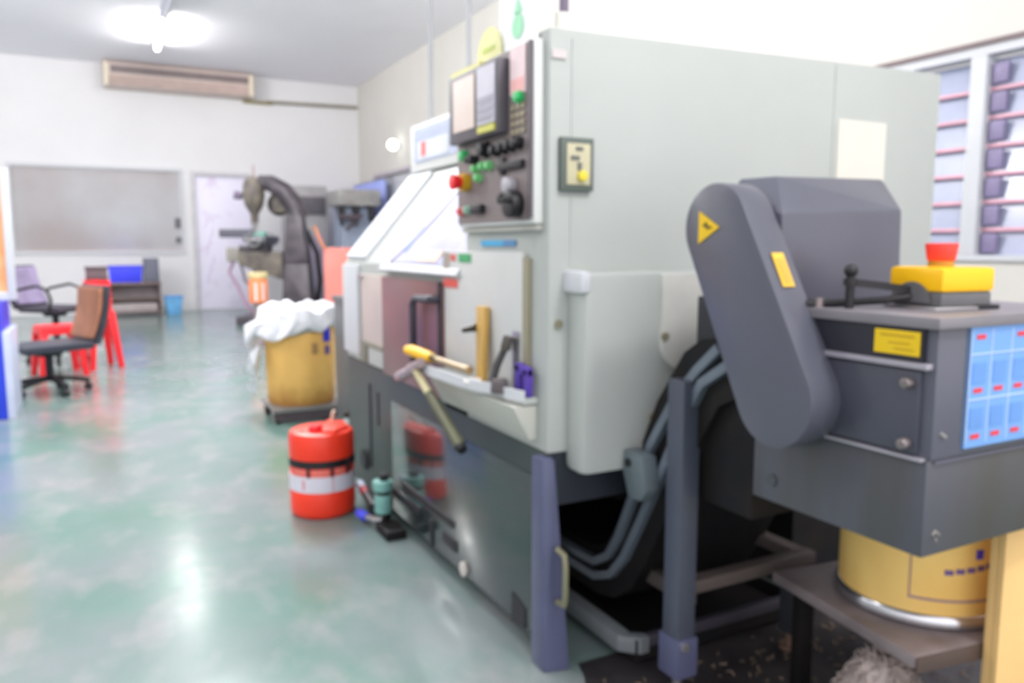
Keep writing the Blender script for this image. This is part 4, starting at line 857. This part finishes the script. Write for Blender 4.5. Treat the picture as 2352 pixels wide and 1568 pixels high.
B().lathe([(0.02, 0.0), (0.10, 0.0), (0.105, 0.01), (0.105, 0.02), (0.02, 0.02)], CC, 24).box((1.46, 8.95, 0.02), (1.56, 9.05, 0.48)).build('pedestal', mat('taupe_post', (150, 140, 140), 0.5), t)
B().lathe([(0.02, 0.48), (0.095, 0.48), (0.10, 0.50), (0.10, 0.72), (0.09, 0.745), (0.02, 0.745)], CC, 28).build('body', mat('bright_tangerine', (255, 140, 84), 0.45), t)
b = B()
for a in (-2.0, -1.2): 
    pts_ = [(CC[0] + r * math.cos(a + da), CC[1] + r * math.sin(a + da), z) for r in (0.098, 0.1025) for da in (-0.14, 0.14) for z in (0.50, 0.70)]
    b.hull(pts_)
b.build('white_stripe', WHITE(), t)
B().lathe([(0.02, 0.745), (0.105, 0.745), (0.11, 0.76), (0.11, 0.80), (0.10, 0.815), (0.02, 0.815)], CC, 28).build('lid', mat('straw_lid', (206, 190, 140), 0.5), t)

# ------------------------------------------------------------------ back left: shelf and boxes
sh = thing('low_shelf', 'low dark brown open shelf against the back wall', 'shelf', (0.4, 13.9, 0))
BR = lambda: mat('dark_brown_board', (124, 108, 104), 0.55, var=0.12, scale=4)
B().box((0.0, 13.70, 0), (0.025, 14.15, 0.50)).box((0.775, 13.70, 0), (0.80, 14.15, 0.50)).build('side_panel', BR(), sh)
B().box((-0.01, 13.69, 0.50), (0.81, 14.16, 0.53), 0.004).build('top_board', mat('mauve_brown_top', (140, 120, 118), 0.5), sh)
for z in (0.05, 0.25): B().box((0.025, 13.71, z), (0.775, 14.14, z + 0.025)).build('shelf_board', BR(), sh)
B().box((0.025, 14.12, 0.07), (0.775, 14.14, 0.50)).build('back_panel', mat('mauve_grey_back', (176, 166, 168), 0.55), sh)
B().box((0.06, 13.73, 0.075), (0.74, 14.1, 0.20), 0.01).build('drawer', mat('pale_mauve_drawer', (176, 166, 166), 0.55), sh)
bx = thing('blue_crate', 'bright blue plastic crate on top of the low shelf', 'crate', (0.3, 13.85, 0.53))
B().hull([(0.09, 13.74, 0.532), (0.53, 13.74, 0.532), (0.09, 14.05, 0.532), (0.53, 14.05, 0.532), (0.07, 13.72, 0.77), (0.55, 13.72, 0.77), (0.07, 14.07, 0.77), (0.55, 14.07, 0.77)], 0.012).build('tub', mat('electric_blue_plastic', (66, 74, 250), 0.4), bx)
B().box((0.055, 13.705, 0.768), (0.552, 14.085, 0.795), 0.006).build('rim', mat('deep_blue_plastic', (52, 60, 236), 0.4), bx)
t = thing('dark_speaker', 'dark slate speaker box at the right end of the low shelf', 'speaker', (0.67, 13.9, 0.53))
B().box((0.57, 13.76, 0.532), (0.79, 14.06, 0.91), 0.01).build('cabinet_box', mat('slate_box', (98, 100, 116), 0.5), t)
B().box((0.58, 13.75, 0.56), (0.77, 13.762, 0.88), 0.004).build('speaker_cloth', mat('slate_cloth', (112, 114, 130), 0.7, bump=0.2, bscale=200), t)
t = thing('waste_bin', 'light blue square bin on the floor right of the low shelf', 'bin', (0.98, 13.9, 0))
B().hull([(0.88, 13.78, 0.0), (1.09, 13.78, 0), (0.88, 14.0, 0), (1.09, 14.0, 0), (0.85, 13.75, 0.28), (1.12, 13.75, 0.28), (0.85, 14.03, 0.28), (1.12, 14.03, 0.28)], 0.008).build('tub', mat('sky_blue_plastic', (112, 180, 232), 0.45, var=0.1, scale=9), t)
B().box((0.84, 13.74, 0.272), (1.13, 14.04, 0.295), 0.005).build('rim', mat('azure_plastic', (70, 150, 226), 0.45), t)

# ------------------------------------------------------------------ stools and chairs
def stool(name, label, loc, rz, h, top, spread, apron):
    t = thing(name, label, 'stool', (0, 0, 0))
    B().box((-top, -top, h - 0.025), (top, top, h), 0.012).build('seat', REDP(), t)
    B().prism([(-top * 1.04, -top * 1.04), (top * 1.04, -top * 1.04), (top * 1.04, top * 1.04), (-top * 1.04, top * 1.04)], 'z', h - apron, h - 0.02, 0.008).build('apron', REDP(), t)
    for sx in (-1, 1):
        for sy in (-1, 1):
            k, q = top * 0.86, spread
            B().hull([(sx * k + dx * 0.030, sy * k + dy * 0.030, h - apron * 0.8) for dx in (-1, 1) for dy in (-1, 1)] + [(sx * q + dx * 0.022, sy * q + dy * 0.022, 0) for dx in (-1, 1) for dy in (-1, 1)], 0.005).build('leg', REDP(), t)
    t.location = loc; t.rotation_euler = (0, 0, rz)
    return t
ts = stool('tall_stool', 'tall red plastic stool with a dark box on its seat', (-0.06, 8.02, 0), math.radians(20), 0.80, 0.085, 0.125, 0.36)
B().box((-0.125, -0.12, 0.70), (0.125, 0.12, 0.802), 0.015).build('seat_rim', REDP(), ts)
stool('low_stool', 'low red plastic stool behind the brown-backed office chair', (-0.38, 7.72, 0), math.radians(15), 0.43, 0.15, 0.165, 0.07)
t = thing('dark_case', 'small dark brown case lying on the tall red stool', 'case', (-0.06, 8.02, 0.80))
B().box((-0.145, 7.94, 0.803), (0.03, 8.10, 0.90), 0.008, None).build('case_body', mat('smoky_brown_case', (104, 86, 90), 0.5), t)
B().box((-0.152, 7.93, 0.895), (0.037, 8.11, 0.918), 0.005).build('lid', mat('dark_taupe_lid', (90, 76, 80), 0.5), t)

def office_chair(label, loc, rz, seat_h, top, seat_m, pad_m, back_m, depth, wdt, tilt, arms):
    t = thing('office_chair', label, 'chair', (0, 0, 0))
    B().prism([(-depth / 2, seat_h - 0.035), (depth / 2 - 0.03, seat_h - 0.045), (depth / 2, seat_h - 0.02), (depth / 2 - 0.02, seat_h + 0.015), (-depth / 2, seat_h + 0.02)], 'y', -wdt / 2, wdt / 2, 0.018).build('seat', seat_m, t)
    xb = -depth / 2 + 0.02; H = top - seat_h
    def bp(off, z0, z1, th, w, curve):
        pts = []
        n = 6
        for i in range(n + 1):
            f = i / n; z = z0 + (z1 - z0) * f; pts.append((xb - tilt * (z - seat_h) + off - curve * math.sin(f * PI) , z))
        return pts + [(x - th, z) for x, z in pts[::-1]]
    back = B().prism(bp(-0.02, seat_h - 0.01, top, 0.045, wdt, 0.02), 'y', -wdt / 2, wdt / 2, 0.012).build('backrest', back_m, t)
    B().prism(bp(0.012, seat_h + 0.04, top - 0.015, 0.030, wdt, 0.02), 'y', -wdt / 2 + 0.02, wdt / 2 - 0.02, 0.010).build('back_cushion', pad_m, back)
    if arms:
        for s in (-1, 1):
            y = s * (wdt / 2 + 0.015)
            B().tube([(depth * 0.25, y, seat_h - 0.02), (depth * 0.32, y, seat_h + 0.08), (depth * 0.24, y, seat_h + 0.18), (0.0, y, seat_h + 0.215), (xb - 0.02, y, seat_h + 0.17), (xb - 0.06, y, seat_h + 0.13)], 0.014, 8).build('armrest', RUB(), t)
    B().cyl((0, 0, 0.09), (0, 0, seat_h - 0.04), 0.028, seg=14).cyl((0, 0, seat_h - 0.08), (0, 0, seat_h - 0.035), 0.09, 0.12, seg=14).build('gas_column', BLACK(), t)
    for k in range(5):
        a = 2 * PI * k / 5 + 0.35; c, s = math.cos(a), math.sin(a)
        lg_ = B().bar([(0.02 * c, 0.02 * s, 0.115), (0.14 * c, 0.14 * s, 0.10), (0.26 * c, 0.26 * s, 0.075)], 0.04, 0.03).build('leg', RUB(), t)
        B().cyl((0.25 * c - 0.02 * s, 0.25 * s + 0.02 * c, 0.028), (0.25 * c + 0.02 * s, 0.25 * s - 0.02 * c, 0.028), 0.028, seg=14).cyl((0.25 * c, 0.25 * s, 0.03), (0.25 * c, 0.25 * s, 0.08), 0.01).build('caster', RUB(), lg_)
    t.location = loc; t.rotation_euler = (0, 0, rz)
office_chair('black swivel office chair with a worn brown back cushion', (-0.40, 6.78, 0), math.radians(203), 0.365, 0.80, mat('blue_black_vinyl', (50, 54, 66), 0.4), mat('worn_brown_leather', (168, 112, 84), 0.5, var=0.15, scale=8), mat('blue_black_vinyl', (50, 54, 66), 0.4), 0.50, 0.44, 0.22, False)
office_chair('dark swivel office chair with a lilac back and looped armrests', (-0.43, 8.62, 0), math.radians(-35), 0.52, 0.92, mat('charcoal_fabric', (58, 54, 66), 0.6), mat('lilac_mesh', (160, 148, 182), 0.6, var=0.2, scale=5), mat('charcoal_fabric', (58, 54, 66), 0.6), 0.44, 0.42, 0.34, True)

# left edge: blue cabinet and board
t = thing('blue_cabinet', 'blue steel cabinet with a white edge at the left edge of the photo', 'cabinet', (-1.1, 6.1, 0))
B().box((-1.7, 5.86, 0.0), (-0.592, 6.4, 0.74), 0.004).build('cabinet_body', mat('cobalt_steel', (40, 70, 225), 0.35), t)
B().box((-0.592, 5.85, 0.0), (-0.555, 6.4, 0.56), 0.006).build('edge_post', mat('pale_blue_post', (206, 214, 240), 0.4), t)
t = thing('pin_board', 'tan pin board with white frame standing on the blue cabinet', 'board', (-1.2, 6.1, 0.76))
B().box((-1.68, 6.12, 0.80), (-0.565, 6.15, 1.56)).build('board', mat('tan_cork', (228, 190, 138), 0.7, var=0.12, scale=7, rgb2=(240, 150, 90)), t)
B().box((-0.565, 6.10, 0.745), (-0.52, 6.16, 1.60), 0.005).box((-1.68, 6.10, 1.56), (-0.565, 6.16, 1.60), 0.005).box((-1.68, 6.10, 0.745), (-0.565, 6.16, 0.80), 0.005).build('frame', WHITE(), t)
